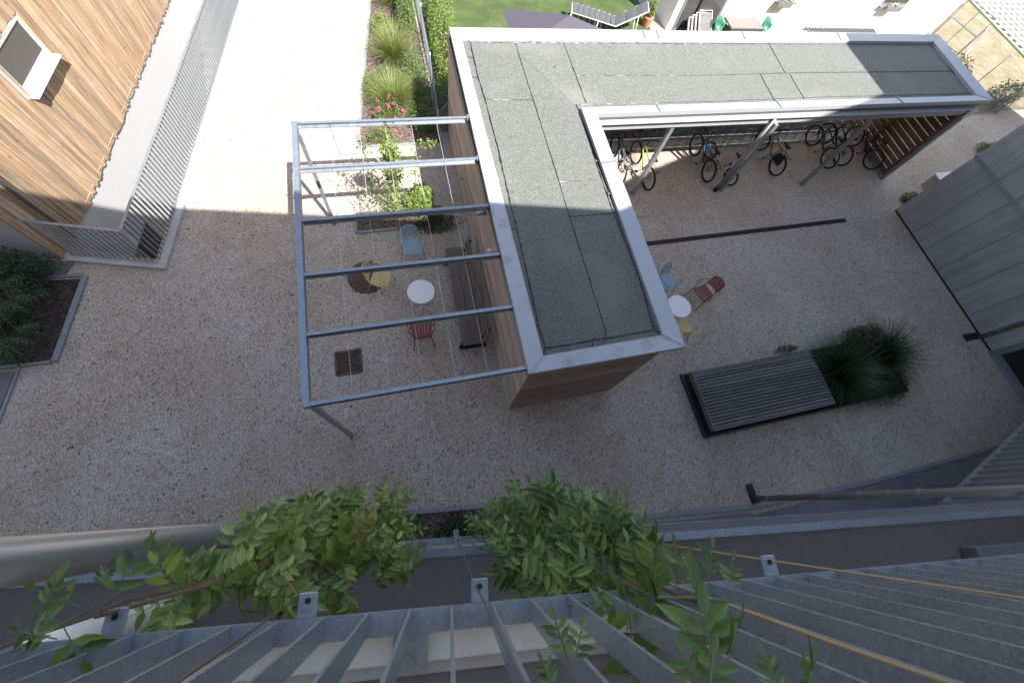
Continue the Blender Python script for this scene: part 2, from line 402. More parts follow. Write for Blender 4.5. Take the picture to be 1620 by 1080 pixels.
# kerb under the railing
mb = MB()
A = FC + Vector((0.15,-0.2,0))
o1 = [A + FF*2.0, A, A + FS*14.3]; i1 = [A + FF*2.0 + Vector((0.04,0.19,0)), A + Vector((-0.19,0.24,0)), A + FS*14.3 + Vector((-0.19,0,0))]
mb.prism([tuple(p) for p in (o1[0], o1[1], i1[1], i1[0])], 0.002, 0.09); mb.prism([tuple(p) for p in (o1[1], o1[2], i1[2], i1[1])], 0.002, 0.09)
struct(mb.build('kerb', MT['kerb'], bevel=0.008))
# lawns and garden ground
struct(MB().sheet([(1.42,10.3),(30,10.3),(30,40),(1.42,40)], 0.004).build('lawn', MT['lawn']))
struct(MB().sheet([(16.9,9.35),(19.6,9.0),(23,10.1),(29.2,10.6),(29.2,40),(12.0,14.0),(16.9,14.0)], 0.008).build('dry_grass', MT['drylawn']))
mb = MB()
for i in range(22):
    for j in range(42):
        x = 29.35 + i*0.42; y = 9.0 + j*0.42
        mb.box((x, y, 0.01), (x+0.42, y+0.09, 0.05)); mb.box((x, y+0.09, 0.01), (x+0.09, y+0.42, 0.05))
struct(mb.build('grass_paver_grid', plain('pale_concrete_grid', (0.62,0.60,0.56), 0.9)))
struct(MB().sheet([(-0.96,9.86),(1.36,9.9),(1.36,22),(0.75,22)], 0.008).build('mulch_bed', MT['mulch']))
struct(MB().sheet([(-1.22,6.95),(0.95,6.98),(1.0,7.62),(-1.22,7.6)], 0.008).build('mulch_bed', MT['mulch']))
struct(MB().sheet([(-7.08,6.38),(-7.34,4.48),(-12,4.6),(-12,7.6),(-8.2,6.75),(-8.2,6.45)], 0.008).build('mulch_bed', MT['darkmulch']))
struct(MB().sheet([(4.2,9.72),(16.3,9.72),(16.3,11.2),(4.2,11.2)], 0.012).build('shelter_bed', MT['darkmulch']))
bA = [Vector((-1.25,0.17,0)), Vector((2.05,-0.29,0)), Vector((2.05,-0.29,0))-FN*1.0, Vector((-1.25,0.17,0))-FN*1.0]
struct(MB().sheet([tuple(p) for p in bA], 0.008).build('mulch_bed', MT['mulch']))
def edging(pts, w=0.07, h=0.05, name='bed_edging'):
    mb = MB()
    for a, b in zip(pts[:-1], pts[1:]): mb.bar((a[0],a[1],h/2), (b[0],b[1],h/2), w, h)
    return struct(mb.build(name, MT['steelkerb']))
edging([(-7.02,6.42),(-7.3,4.45)], 0.11); edging([(-7.08,6.45),(-8.2,6.5)], 0.06); edging([(-7.36,4.45),(-12,4.55)], 0.06)
edging([(0.75,22),(-0.98,9.85)], 0.05, 0.03); edging([(-0.95,9.85),(1.2,9.9)], 0.05)
edging([(-1.25,7.55),(-1.25,6.94)], 0.06); edging([(-1.22,6.94),(-0.2,6.96)], 0.06)
edging([tuple(bA[0]), tuple(bA[1])], 0.09)
# slate paving
mb = MB()
for i in range(9):
    for j in range(5):
        x0 = -8.06 - 0.62*i; y0 = 4.3 - 0.92*(j+1)
        sl_ = Vector((0.145,0.989,0)); o = Vector((-7.93,4.36,0)) - Vector((1,0.0,0))*0.62*(i+1) - sl_*0.92*(j+1)
        mb.prism([o + Vector((0.008,0,0)), o + Vector((0.612,0,0)), o + Vector((0.612,0,0)) + sl_*0.91, o + Vector((0.008,0,0)) + sl_*0.91], 0.003, 0.03)
struct(mb.build('slate_path', MT['slate'])); edging([(-7.89,4.38),(-8.35,1.1)], 0.05, 0.035)
struct(MB().prism([(-8.15,6.52),(-7.42,6.50),(-7.3,6.8),(-7.52,6.89),(-8.24,7.03)], 0.003, 0.03).build('slate_slab', MT['slate']))
mb = MB()
def slab(p, q, w0, w1, n, inward):
    p = Vector(p); q = Vector(q); d = (q-p)/n
    for i in range(n):
        a = p + d*i + d*0.008; b = p + d*(i+1) - d*0.008
        mb.prism([a + inward*w0, b + inward*w0, b + inward*w1, a + inward*w1], 0.003, 0.03)
slab((2.1,-0.80,0), (6.5,-1.42,0), 0.12, 0.55, 9, -FN); slab((2.1,-0.80,0), (6.5,-1.42,0), 0.56, 1.3, 9, -FN)
slab((6.5,-1.50,0), (15.9,-1.66,0), 0.10, 1.0, 17, Vector((0,-1,0))); slab((6.5,-1.50,0), (15.9,-1.66,0), 1.01, 2.6, 9, Vector((0,-1,0)))
struct(mb.build('slate_path', MT['slate']))
edging([(2.08,-0.78),(6.55,-1.42),(9.9,-1.60),(15.95,-1.62)], 0.09, 0.045)

# ------------------------------------------------------------------ leaves, grasses, stems
rnd = np.random.RandomState(7)
def basis(nrm, ang):
    """rows of orthonormal frames with given normals (n,3)"""
    nrm = nrm/np.linalg.norm(nrm, axis=1)[:,None]
    a = np.cross(nrm, np.tile([[0.31,0.11,0.94]], (len(nrm),1))); a /= np.linalg.norm(a, axis=1)[:,None]
    b = np.cross(nrm, a); c, s = np.cos(ang)[:,None], np.sin(ang)[:,None]
    return nrm, a*c + b*s, b*c - a*s
def leaves(mb, P, size, up=0.6, width=0.55, outward=None):
    n = len(P); nr = rnd.normal(0, 0.5, (n,3)); nr[:,2] = np.abs(nr[:,2]) + up
    if outward is not None: nr += outward
    nrm, a, b = basis(nr, rnd.uniform(0, 2*pi, n))
    s = size*rnd.uniform(0.6, 1.25, n)[:,None]
    tip = P + a*s - nrm*s*0.18; l = P + a*s*0.45 + b*s*width*0.5 - nrm*s*0.02; r = P + a*s*0.45 - b*s*width*0.5 - nrm*s*0.02
    mid = P + a*s*0.5 - nrm*s*0.10
    V = np.stack([P, l, tip, r, mid], 1).reshape(-1,3)
    F_ = []
    for i in range(n):
        o = i*5; F_ += [(o, o+4, o+1), (o+1, o+4, o+2), (o, o+3, o+4), (o+3, o+2, o+4)]
    mb.np(V, F_)
def cloud(c, r, n, hollow=0.35, zmin=None, lumps=0):
    c = np.array(c, float); r = np.array(r, float)
    d = rnd.normal(0, 1, (n,3)); d /= np.linalg.norm(d, axis=1)[:,None]
    rad = rnd.uniform(hollow, 1, n)**0.6
    if lumps:
        k = rnd.normal(0, 1, (lumps,3)); k /= np.linalg.norm(k, axis=1)[:,None]
        rad = rad*(0.72 + 0.38*np.max(d@k.T, axis=1)**6)
    P = c + d*rad[:,None]*r
    if zmin is not None: P[:,2] = np.maximum(P[:,2], zmin + rnd.uniform(0,0.03,n))
    return P
def tuft(mb, c, n, L, spread=0.9, w=0.008, base=0.08, droop=1.0):
    for i in range(n):
        az = rnd.uniform(0, 2*pi); tilt = rnd.beta(1.6, 1.3)*spread; l = L*rnd.uniform(0.55, 1.1)
        p = Vector((c[0] + cos(az)*base*rnd.uniform(0,1), c[1] + sin(az)*base*rnd.uniform(0,1), c[2]))
        d = Vector((cos(az), sin(az), 0)); az2 = az + rnd.normal(0, 0.25); d2 = Vector((cos(az2), sin(az2), 0)); side = Vector((-sin(az), cos(az), 0))
        o = len(mb.v); K_ = 5; t = tilt
        for k in range(K_+1):
            ww = w*(1 - (k/K_)**1.5)*0.5 + 0.0006
            mb.v.append(tuple(p + side*ww)); mb.v.append(tuple(p - side*ww))
            t2 = min(2.4, tilt + droop*1.15*(k/K_)**1.6*(0.4+tilt))
            p = p + (d2*sin(t2) + Vector((0,0,cos(t2))))*(l/K_)
            if p.z < 0.02: p.z = 0.02
        for k in range(K_): mb.f.append((o+2*k, o+2*k+1, o+2*k+3, o+2*k+2))
LEAFW = 0.18
def compound(mb, p, d, L, ls, pairs=5, droop=0.5, up=Vector((0,0,1))):
    """one pinnate leaf from p along d; returns the rachis points"""
    d = Vector(d).normalized(); q = Vector(p); st = L/(pairs+1.2); pts = [q.copy()]
    roll = rnd.normal(0, 0.4)
    def leaflet(base, dirn, nrm, s):
        dirn = dirn.normalized(); side = dirn.cross(nrm).normalized(); nn = side.cross(dirn).normalized()
        w = s*LEAFW; o = len(mb.v); c = nn*(-0.05*s)
        P = [base, base + dirn*s*0.28 + side*w, base + dirn*s*0.62 + side*w*0.86 - nn*s*0.03, base + dirn*s - nn*s*0.14,
             base + dirn*s*0.62 - side*w*0.86 - nn*s*0.03, base + dirn*s*0.28 - side*w, base + dirn*s*0.30 + c, base + dirn*s*0.64 + c - nn*s*0.03]
        mb.v += [tuple(x) for x in P]
        mb.f += [(o,o+6,o+1),(o+1,o+6,o+7,o+2),(o+2,o+7,o+3),(o,o+5,o+6),(o+5,o+4,o+7,o+6),(o+4,o+3,o+7)]
    for k in range(pairs+1):
        d = (d + Vector((0,0,-1))*droop*0.16).normalized()
        q = q + d*st*(1.5 if k == 0 else 1.0); pts.append(q.copy())
        side = d.cross(up)
        if side.length < 1e-3: side = Vector((1,0,0))
        side.normalize(); nrm = side.cross(d).normalized()
        side = (side*cos(roll) + nrm*sin(roll)).normalized(); nrm = side.cross(d).normalized()
        s = ls*(0.8 + 0.35*sin(pi*(k+1)/(pairs+1.5)))*rnd.uniform(0.88,1.1)
        if k < pairs:
            for sg in (-1, 1):
                j = Vector(rnd.normal(0, 0.12, 3))
                leaflet(q, side*sg + d*0.62 - nrm*0.25 + j, nrm + j, s)
        else: leaflet(q, d, nrm, s*1.1)
    return pts
def plant(name, label, cat, loc, group=None): return thing(name, label, cat, loc, 0, group)

# ------------------------------------------------------------------ near house (we look down from its balcony)
house = thing('apartment_house', 'near house the photo looks down from, stacked balconies with dark floors and pale slab edges', 'house', tuple(F(0,-2,0)))
mb = MB()
wall0 = [F(-30,-1.75,0), F(7.6,-1.75,0), Vector((15.9,-1.8,0)), Vector((15.9,-12,0)), Vector((-30,-12,0))]
mb.prism([tuple(p) for p in wall0], 0.0, 11.9); mb.build('wall', plain('beige_render', (0.42,0.40,0.37), 0.9), house)
mb = MB(); mb.prism([(-30,4.71),(7.5,-1.66),(10.8,-0.43),(13.5,0.5),(16.6,1.45),(28.0,1.45),(28.0,-12.5),(-30,-12.5)], 11.92, 12.15); mb.build('roof', MT['conclight'], house)  # unseen roof; outline shaped and extended right to cast the yard's shadow edges
for zt in (7.6, 4.6):
    s0, s1 = (-8, 7.6)
    mb = MB(); mb.prism([tuple(F(s0,-0.166,0)), tuple(F(s1,-0.166,0)), tuple(F(s1,-1.74,0)), tuple(F(s0,-1.74,0))], zt-0.22, zt-0.03); mb.build('balcony_floor', MT['floor'], house)
    mb = MB(); mb.prism([tuple(F(s0,-0.055,0)), tuple(F(s1,-0.055,0)), tuple(F(s1,-0.135,0)), tuple(F(s0,-0.135,0))], zt-0.24, zt-0.005); mb.build('slab_edge', MT['concpale'], house, bevel=0.006)
    mb = MB(); mb.prism([tuple(F(s0,-0.136,0)), tuple(F(s1,-0.136,0)), tuple(F(s1,-0.165,0)), tuple(F(s0,-0.165,0))], zt-0.23, zt-0.018); mb.build('mortar_lip', MT['conclight'], house)
# upper floor of the bent wing, low level
bw0 = Vector((9.55,-2.02,0)); bw1 = Vector((15.9,-0.12,0)); bwd = (bw1-bw0).normalized(); bwn = Vector((-bwd.y, bwd.x, 0))
mb = MB(); mb.prism([tuple(bw0-bwn*0.1), tuple(bw1-bwn*0.1), tuple(bw1-bwn*1.7), tuple(bw0-bwn*1.3)], 1.38, 1.56); mb.build('balcony_floor', MT['floor'], house)

def railing(name, label, P, s0, s1, zb, zt, step, tabs=(), bolts=(), fn=None):
    fn = fn or F
    t = thing(name, label, 'railing', tuple(fn((s0+s1)/2, 0, zb)))
    m = MT['galv']
    MB().bar(fn(s0,-0.03,zb), fn(s1,-0.03,zb), 0.06, 0.008).build('bottom_rail', m, t)
    # the web that drops from the bottom rail to the slab edge
    if zt: MB().bar(fn(s0,-0.03,zt), fn(s1,-0.03,zt), 0.06, 0.010).build('top_rail', m, t)
    n = int((s1-s0)/step); top = (zt - 0.005) if zt else zb + 1.12
    ba = MB().bar(fn(s0,-0.03,zb+0.004), fn(s0,-0.03,top), 0.008, 0.056, up=(fn(0,1,0)-fn(0,0,0))).build('baluster', m, t)
    base = ba.location.copy(); d = fn(1,0,0)-fn(0,0,0)
    for i in range(1, n+1):
        c = ba.copy(); COL.objects.link(c); c.parent = t; c.location = base + d*(i*step)
    for s, z in tabs:
        a = fn(s, 0.028, z)
        mb = MB().bar(fn(s,0,z), fn(s,0.062,z), 0.05, 0.009)
        tb = mb.build('cable_tab', m, t, bevel=0.003)
        MB().disc(fn(s,0.042,z+0.0055), 0.008, 0.001, 12).build('hole', MT['black'], tb)
    for s in bolts:
        pl_ = MB().bar(fn(s,-0.062,zb-0.0), fn(s,-0.145,zb-0.0), 0.095, 0.006).build('fixing_plate', m, t)
        for o in (-0.085, -0.12):
            b = MB(); b.prism([tuple(fn(s,o,0) + Vector((0.010*cos(pi/3*k), 0.010*sin(pi/3*k), 0))) for k in range(6)], zb+0.003, zb+0.012); b.disc(fn(s,o,zb+0.0035), 0.0125, 0.002, 16); b.build('bolt', MT['zinc'], pl_)
    return t
railing('balcony_railing', 'nearest galvanised balcony railing whose flat balusters fan across the bottom of the photo', None, -1.9, 3.5, 7.62, None, 0.1165,
        tabs=((-0.9,7.62),(-0.43,7.62),(0.045,7.62),(1.0,7.62)), bolts=(-0.148,))
railing('balcony_railing', 'galvanised railing of the balcony one floor below, seen behind the wisteria', None, -4.6, 7.3, 4.6, 5.7, 0.122,
        tabs=((0.02,4.6),(0.02,5.7)), bolts=(-0.30,))
def FB(s, o, z): return bw0 + bwd*s + bwn*o + Vector((0,0,z))
railing('balcony_railing', 'slanting galvanised railing at the right edge, behind the long drainpipe', None, 0.25, 6.2, 1.6, 2.7, 0.25, fn=FB)
railing('balcony_railing', 'short end piece of railing beneath the long drainpipe at right', None, 0, 1.6, 1.6, 2.7, 0.25,
        fn=lambda s,o,z: Vector((9.45+s*0.99, -1.98-s*0.14, z)) + Vector((0.14,0.99,0))*o)

def downpipe(base, top, r, parent, rings=(), m=None, coll=1.18):
    p = MB().tube([base, top], r, 20).build('downpipe', m or MT['pipe'], parent, smooth=True)
    for z in rings:
        q = Vector(base); MB().tube([(q.x,q.y,z-0.02),(q.x,q.y,z+0.02)], r*coll, 20).build('pipe_clamp', MT['zinc'], p, smooth=False)
    return p
downpipe((-1.36,0.145,0.02), (-1.36,0.145,9.6), 0.075, house, (0.5,3.2))
downpipe((6.74,-1.29,0.03), (6.74,-1.29,9.2), 0.06, house, (0.45,1.9,2.6,3.1,3.55))
MB().bar(G(1184,765,0.012), G(1196,797,0.012), 0.18, 0.02).build('gully_cover', MT['black'], house)
# white round column on the balcony below, low metal sill at right
MB().tube([F(-2.35,-0.42,4.6), F(-2.35,-0.42,7.35)], 0.13, 28).build('column', MT['whitewall'], house, smooth=True)
sb = MB().bar(F(5.75,-0.62,4.66), F(7.3,-0.62,4.66), 0.36, 0.16).build('metal_sill', MT['greymetal'], house, bevel=0.01)

# ------------------------------------------------------------------ concrete wing on the right
cw = thing('concrete_building', 'tall bare concrete building at the right edge with a grey drainpipe and dark framed door', 'building', (21,-1,0))
MB().box((16.0,0.78,0.0),(27.8,5.95,10.4)).build('wall', MT['conc'], cw)
MB().box((16.0,-12,2.35),(27.8,0.775,10.4)).build('wall', MT['conc'], cw)
MB().box((16.25,-12,0.0),(27.8,0.77,2.345)).build('inner_wall', MT['darkmetal'], cw)
for y in (5.0,4.3,3.55,2.75,1.95,1.2):
    MB().box((15.996,y-0.010,0.0),(16.001,y+0.010,10.3)).build('formwork_joint', MT['slate'], cw)
MB().box((15.955,-6,2.30),(15.998,5.97,2.355)).build('drip_strip', MT['galv'], cw)
MB().box((15.99,0.79,0.0),(15.999,5.94,0.05)).build('base_joint', MT['black'], cw)
downpipe((15.93,1.27,0.02),(15.93,1.27,10.4),0.05,cw,(0.5,2.2,4.0),MT['zinc'])
MB().box((15.4,1.22,0.004),(15.93,1.42,0.03)).build('gully_cover', MT['black'], cw)
dr = MB(); dr.box((16.02,0.62,0.01),(16.12,0.77,2.34)); dr.box((16.02,-0.95,0.01),(16.12,-0.8,2.34)); dr.box((16.02,-0.8,0.01),(16.12,0.62,0.16)); dr.box((16.02,-0.8,2.2),(16.12,0.62,2.34))
d_ = dr.build('door', MT['greymetal'], cw); MB().box((16.05,-0.79,0.17),(16.07,0.61,2.19)).build('door_glass', MT['black'], d_)
MB().box((15.9,-1.2,0.005),(16.02,0.78,0.03)).build('threshold', MT['steelkerb'], d_)
bx = thing('concrete_box', 'low pale concrete box against the foot of the concrete building', 'box', (18.4,6.4,0))
MB().box((17.9,5.97,0),(19.0,6.92,0.46)).build('box_body', concrete('box_concrete',(0.36,0.35,0.33)), bx, bevel=0.01); MB().box((17.87,5.97,0.463),(19.03,6.95,0.5)).build('lid', MT['whitewall'], bx, bevel=0.006)

# ------------------------------------------------------------------ timber-clad house on the left
lh = thing('timber_house', 'house at upper left with vertical orange larch boards over a pale rendered base', 'house', tuple(K))
u = Vector((-0.982,0.19,0))
mb = MB(); q0 = WP(0,0,-0.06)
mb.prism([tuple(q0), tuple(q0+u*9), tuple(q0+u*9+WD*22), tuple(q0+WD*22)], 0.0, 7.0)
a, b = WP(0,z0,-0.06), WP(22,z0,-0.06)
body = mb.build('wall', MT['stucco'], lh)
MB().add([a, b, (b.x,b.y,-0.002), (a.x,a.y,-0.002)], [(0,1,2,3)]).build('cellar_wall', MT['stucco'], lh)
# boards, with the window left free
random.seed(4); mb = MB(); t = 0.0
wy0 = (9.62-6.92)/0.9894; wy1 = (10.92-6.92)/0.9894; wz0, wz1 = 1.85, 2.66
t = 0.02
while t < 21.8:
    w = random.choice((0.075,0.095,0.12,0.12,0.06)); th = random.choice((0.035,0.045,0.055)); zb = -0.06 - random.uniform(0,0.06)
    gp_ = random.choice((0.007,0.010,0.014,0.018))
    if t < 1.1: zb = 0.02 - (0.06 if t > 0.3 else 0.0)
    segs = [(zb, 6.9)]
    if t + w > wy0 and t < wy1: segs = [(zb, wz0 - 0.01), (wz1 + random.uniform(-0.02,0.05), 6.9)]
    for za, zc in segs:
        p0 = WP(t+w/2, za, -0.058+th/2); p1 = WP(t+w/2, zc, -0.058+th/2)
        # oriented box
        vs = []
        for z in (za, zc):
            for dt, do in ((0,-0.058),(w-gp_,-0.058),(w-gp_,-0.058+th),(0,-0.058+th)): vs.append(WP(t+dt, z, do))
        mb.add(vs, [(3,2,1,0),(4,5,6,7),(0,1,5,4),(1,2,6,5),(2,3,7,6),(3,0,4,7)])
    t += w
mb.build('cladding', MT['drywood_v'], lh)
def wq(t0,t1,za,zc,o0,o1):
    vs = [WP(tt,zz,oo) for zz in (za,zc) for tt,oo in ((t0,o0),(t1,o0),(t1,o1),(t0,o1))]
    return vs, [(3,2,1,0),(4,5,6,7),(0,1,5,4),(1,2,6,5),(2,3,7,6),(3,0,4,7)]
fr = MB()
for q in ((wy0,wy0+0.07,wz0,wz1,-0.055,-0.02),(wy1-0.07,wy1,wz0,wz1,-0.055,-0.02),(wy0+0.07,wy1-0.07,wz0,wz0+0.16,-0.055,-0.02),(wy0+0.07,wy1-0.07,wz1-0.07,wz1,-0.055,-0.02)): fr.add(*wq(*q))
win = fr.build('window', plain('grey_window_frame',(0.42,0.41,0.40),0.4), lh)
MB().add(*wq(wy0+0.07,wy1-0.07,wz0+0.16,wz1-0.07,-0.056,-0.045)).build('window_pane', MT['glass'], win)
MB().add(*wq(wy0-0.03,wy1+0.03,wz0-0.012,wz0+0.012,-0.02,0.16)).build('window_sill', plain('light_sill',(0.62,0.60,0.57),0.4), win, bevel=0.004)
MB().add(*wq(wy1-0.001,wy1+0.02,wz0,wz1,-0.02,0.012)).build('window_reveal', MT['drywood_v'], win); MB().add(*wq(wy0-0.02,wy0+0.001,wz0,wz1,-0.02,0.012)).build('window_reveal', MT['drywood_v'], win)
MB().tube([WP(0.62,0.0,0.06), WP(0.62,7,0.06)], 0.045, 18).build('downpipe', MT['zinc'], lh, smooth=True)
cd = MB().add(*wq((8.25-6.92)/0.9894,(9.35-6.92)/0.9894,-2.75,-1.8,-0.058,-0.05)).build('cellar_window', MT['black'], lh)
# railing round the light well
fl = thing('well_railing', 'long galvanised railing with close flat bars around the light well of the timber house', 'railing', tuple(FC))
def FSd(s, z=0): return FC + FS*s + Vector((0,0,z))
def FFd(s, z=0): return FC + FF*s + Vector((0,0,z))
RH = 1.25
rl = MB(); rl.bar(FSd(0.02,RH), FSd(10.6,RH), 0.055, 0.012); rl.bar(FSd(-0.03,RH), FFd(1.78,RH), 0.055, 0.0119); rl.build('top_rail', MT['galv'], fl)
rl = MB(); rl.bar(FSd(0.02,0.10), FSd(10.6,0.10), 0.05, 0.010); rl.bar(FSd(-0.03,0.1), FFd(1.78,0.10), 0.05, 0.0099); rl.build('bottom_rail', MT['galv'], fl)
br = MB().bar(FSd(0.1,0.106), FSd(0.1,RH-0.007), 0.010, 0.055, up=Vector((FS.y,-FS.x,0))).build('bar', MT['galv'], fl)
b0 = br.location.copy()
for i in range(1, 85):
    c = br.copy(); COL.objects.link(c); c.parent = fl; c.location = b0 + FS*0.124*i
br = MB().bar(FFd(0.1,0.106), FFd(0.1,RH-0.007), 0.010, 0.048, up=Vector((FF.y,-FF.x,0))).build('bar', MT['galv'], fl)
b0 = br.location.copy()
for i in range(1, 14):
    c = br.copy(); COL.objects.link(c); c.parent = fl; c.location = b0 + FF*0.124*i

# ------------------------------------------------------------------ shed with bicycle shelter
sh = thing('bicycle_shed', 'L-shaped flat-roofed shed clad in brown boards with an open bicycle shelter', 'shed', (3,6,0))
OUT = [(1.55,1.70),(4.42,1.70),(4.50,7.36),(16.92,7.38),(17.04,10.28),(1.66,10.28)]
INN = [(1.87,1.97),(4.10,1.99),(4.20,7.60),(16.52,7.62),(16.64,9.98),(1.90,9.98)]
for i in range(6):
    j = (i+1) % 6
    a, b, c, d = OUT[i], OUT[j], INN[j], INN[i]
    e = 0.003
    def P3(p, z): return (p[0], p[1], z)
    vs = [P3(a,2.905),P3(b,2.905),P3(c,2.875),P3(d,2.875),P3(a,2.80),P3(b,2.80),P3(c,2.79),P3(d,2.79)]
    MB().add(vs, [(0,1,2,3),(0,4,5,1),(2,6,7,3),(4,7,6,5)]).build('parapet_cap', MT['cap_dirty'] if i in (0,5) else MT['cap'], sh)
# welt joints of the cap
def capjoint(i, t, w=0.03):
    j = (i+1) % 6; a = Vector((*OUT[i],0)); b = Vector((*OUT[j],0)); c = Vector((*INN[i],0)); d = Vector((*INN[j],0))
    L = (b-a).length; p = a + (b-a)*t/L; dirn = (b-a)/L; nn = Vector((-dirn.y, dirn.x, 0)); w2 = 0.29
    for k in (0,):
        vs = []
        for zz in (0.004, 0.016):
            vs += [p + Vector((0,0,2.905+zz)) - dirn*w/2 - nn*0.006, p + Vector((0,0,2.905+zz)) + dirn*w/2 - nn*0.006, p + nn*w2 + Vector((0,0,2.876+zz)) + dirn*w/2, p + nn*w2 + Vector((0,0,2.876+zz)) - dirn*w/2]
        js = MB(); js.add(vs, [(3,2,1,0),(4,5,6,7),(0,1,5,4),(1,2,6,5),(2,3,7,6),(3,0,4,7)]); js.build('cap_joint', MT['cap'] if i == 5 else MT['pipe'], sh)
capjoint(4, 4.0); capjoint(4, 7.3); capjoint(4, 9.95); capjoint(4, 10.35)
capjoint(5, 3.55, 0.05); capjoint(5, 4.55, 0.05); capjoint(1, 4.25, 0.05); capjoint(2, 1.6); capjoint(2, 5.0); capjoint(2, 9.0)
for i in range(6):   # mitred corners
    a = Vector((*OUT[i],2.912)); c = Vector((*INN[i],2.882)); MB().bar(a, c, 0.016, 0.010).build('cap_mitre', MT['cap'], sh)
# roofing felt: field sheets and edge strips
def gp(l, z=2.80): return [G(x,y,z) for x,y in l]
fe = MB()
fe.prism([(p[0],p[1]) for p in INN], 2.70, 2.792)
fe.build('roof_deck', MT['felt'], sh)
ft = MB(); z1 = 2.797
ft.sheet([(1.90,2.0),(4.08,2.0),(4.18,5.2),(2.2,5.2),(1.9,5.2)], z1)
ft.sheet([(1.92,5.205),(4.18,5.205),(4.18,7.6),(2.98,9.97),(1.92,9.97)], z1)
ft.sheet([(4.185,7.63),(16.5,7.64),(16.55,8.78),(3.6,8.78)], z1)
ft.sheet([(3.59,8.79),(16.56,8.79),(16.6,9.96),(2.99,9.96)], z1)
ft.build('felt_sheet', MT['felt'], sh)
# bitumen beads along the felt overlaps
bd = MB(); random.seed(11)
def bead(pix, w=0.018):
    pts = [G(x,y,2.80) for x,y in pix]
    for a, b in zip(pts[:-1], pts[1:]):
        L = (b-a).length; n = max(1, int(L/0.09)); prev = a; 
        side = Vector((-(b-a).y, (b-a).x, 0)).normalized()
        o = len(bd.v)
        for i in range(n+1):
            p = a + (b-a)*(i/n) + side*random.uniform(-0.006,0.006); ww = 1.3*w*random.uniform(0.3,0.95)
            bd.v += [(p.x+side.x*ww, p.y+side.y*ww, 2.801), (p.x-side.x*ww, p.y-side.y*ww, 2.801), (p.x, p.y, 2.809)]
        for i in range(n):
            q = o+i*3; bd.f += [(q,q+3,q+5,q+2),(q+2,q+5,q+4,q+1)]
bead([(744,67.5),(1120,69.6),(1480,70)],.012); bead([(744,67.5),(755,118),(768,160),(786,228),(807,320),(818,362.5),(852,514),(863,551)])
bead([(863,551),(1034.6,522),(1053,530)]); bead([(863,551),(858,563)],.02); bead([(912,166),(952,284),(968,330),(1009,433),(1034.6,521.5)],.015)
bead([(912,166),(1120,161),(1040,163)],.010); bead([(1120,161),(1300,154),(1540,148)],.010); bead([(1480,70),(1505,111),(1540,147)],.014)
bead([(913,120),(1120,119.5),(1244,116),(1505,113)],.008); bead([(815.5,68.7),(843.7,158.5),(885,289),(894,320),(897,330),(958.7,525),(955,543)],.012)
bead([(892,68.7),(927.5,163.5)],.012); bead([(768.7,158.5),(843.7,158.5)],.007); bead([(885,288),(952,284)],.010); bead([(901,342.6),(973,337)],.010)
bead([(1213.6,64.4),(1242,116)],.010); bead([(1203,118),(1226,161)],.012); bead([(1249.5,118),(1272.7,157.5)],.010)
bead([(736,58),(744,67.5)],.01); bead([(740,90),(749,92)],.01); bead([(746,122),(755,123)],.014); bead([(778,233),(788,232)],.012); bead([(803,362),(818,362)],.018); bead([(845,515),(853,514)],.02)
bead([(1003,434),(1015,432)],.014); bead([(968,330),(980,333)],.012); bead([(838,62),(841,69)],.01); bead([(1006,62),(1009,70)],.01); bead([(918,184),(925,184)],.012); bead([(941,254),(952,254)],.012); bead([(938,543),(936,551)],.012)
bd.build('felt_seam', MT['bitumen'], sh)
vt = MB().disc(G(963,307,2.80), 0.045, 0.03, 20).build('roof_drain', MT['darkmetal'], sh)
MB().disc(G(963,307,2.832), 0.022, 0.02, 12).build('drain_cap', MT['zinc'], vt)
# wooden body
def boards(mb, a, b, z0_, z1_, pitch, th, n, gap=0.014):
    """horizontal boards between plan points a,b; n = outward normal"""
    a = Vector((*a,0)); b = Vector((*b,0)); nn = Vector((*n,0)); z = z0_
    while z < z1_ - 0.01:
        zz = min(z + pitch - gap, z1_); j = random.uniform(-0.0015,0.0015)
        vs = [(p + nn*o + Vector((0,0,h))) for h in (z, zz) for p, o in ((a,0),(b,0),(b,th+j),(a,th+j))]
        mb.add(vs, [(0,1,2,3),(7,6,5,4),(0,4,5,1),(1,5,6,2),(2,6,7,3),(3,7,4,0)])
        z += pitch
MB().box((1.64,1.79,0.0),(4.10,10.17,2.78)).build('wall_core', MT['black'], sh)
w1 = MB(); boards(w1, (1.64,10.17), (1.64,1.765), 0.03, 2.72, 0.072, 0.025, (-1,0)); w1.build('side_cladding', MT['wood_y'], sh)
w2 = MB(); boards(w2, (1.615,1.79), (4.125,1.79), 0.03, 2.72, 0.085, 0.025, (0,-1)); w2.build('front_cladding', MT['wood_x'], sh)
w3 = MB(); boards(w3, (4.10,1.765), (4.10,10.17), 0.03, 2.72, 0.072, 0.025, (1,0)); w3.build('side_cladding', MT['wood_y'], sh)
tr = MB(); tr.box((1.59,1.745,2.725),(4.36,1.785,2.797)); tr.box((1.58,1.787,2.725),(1.612,10.2,2.797)); tr.box((4.13,1.787,2.725),(4.17,7.5,2.797)); tr.build('eaves_trim', MT['darkmetal'], sh)
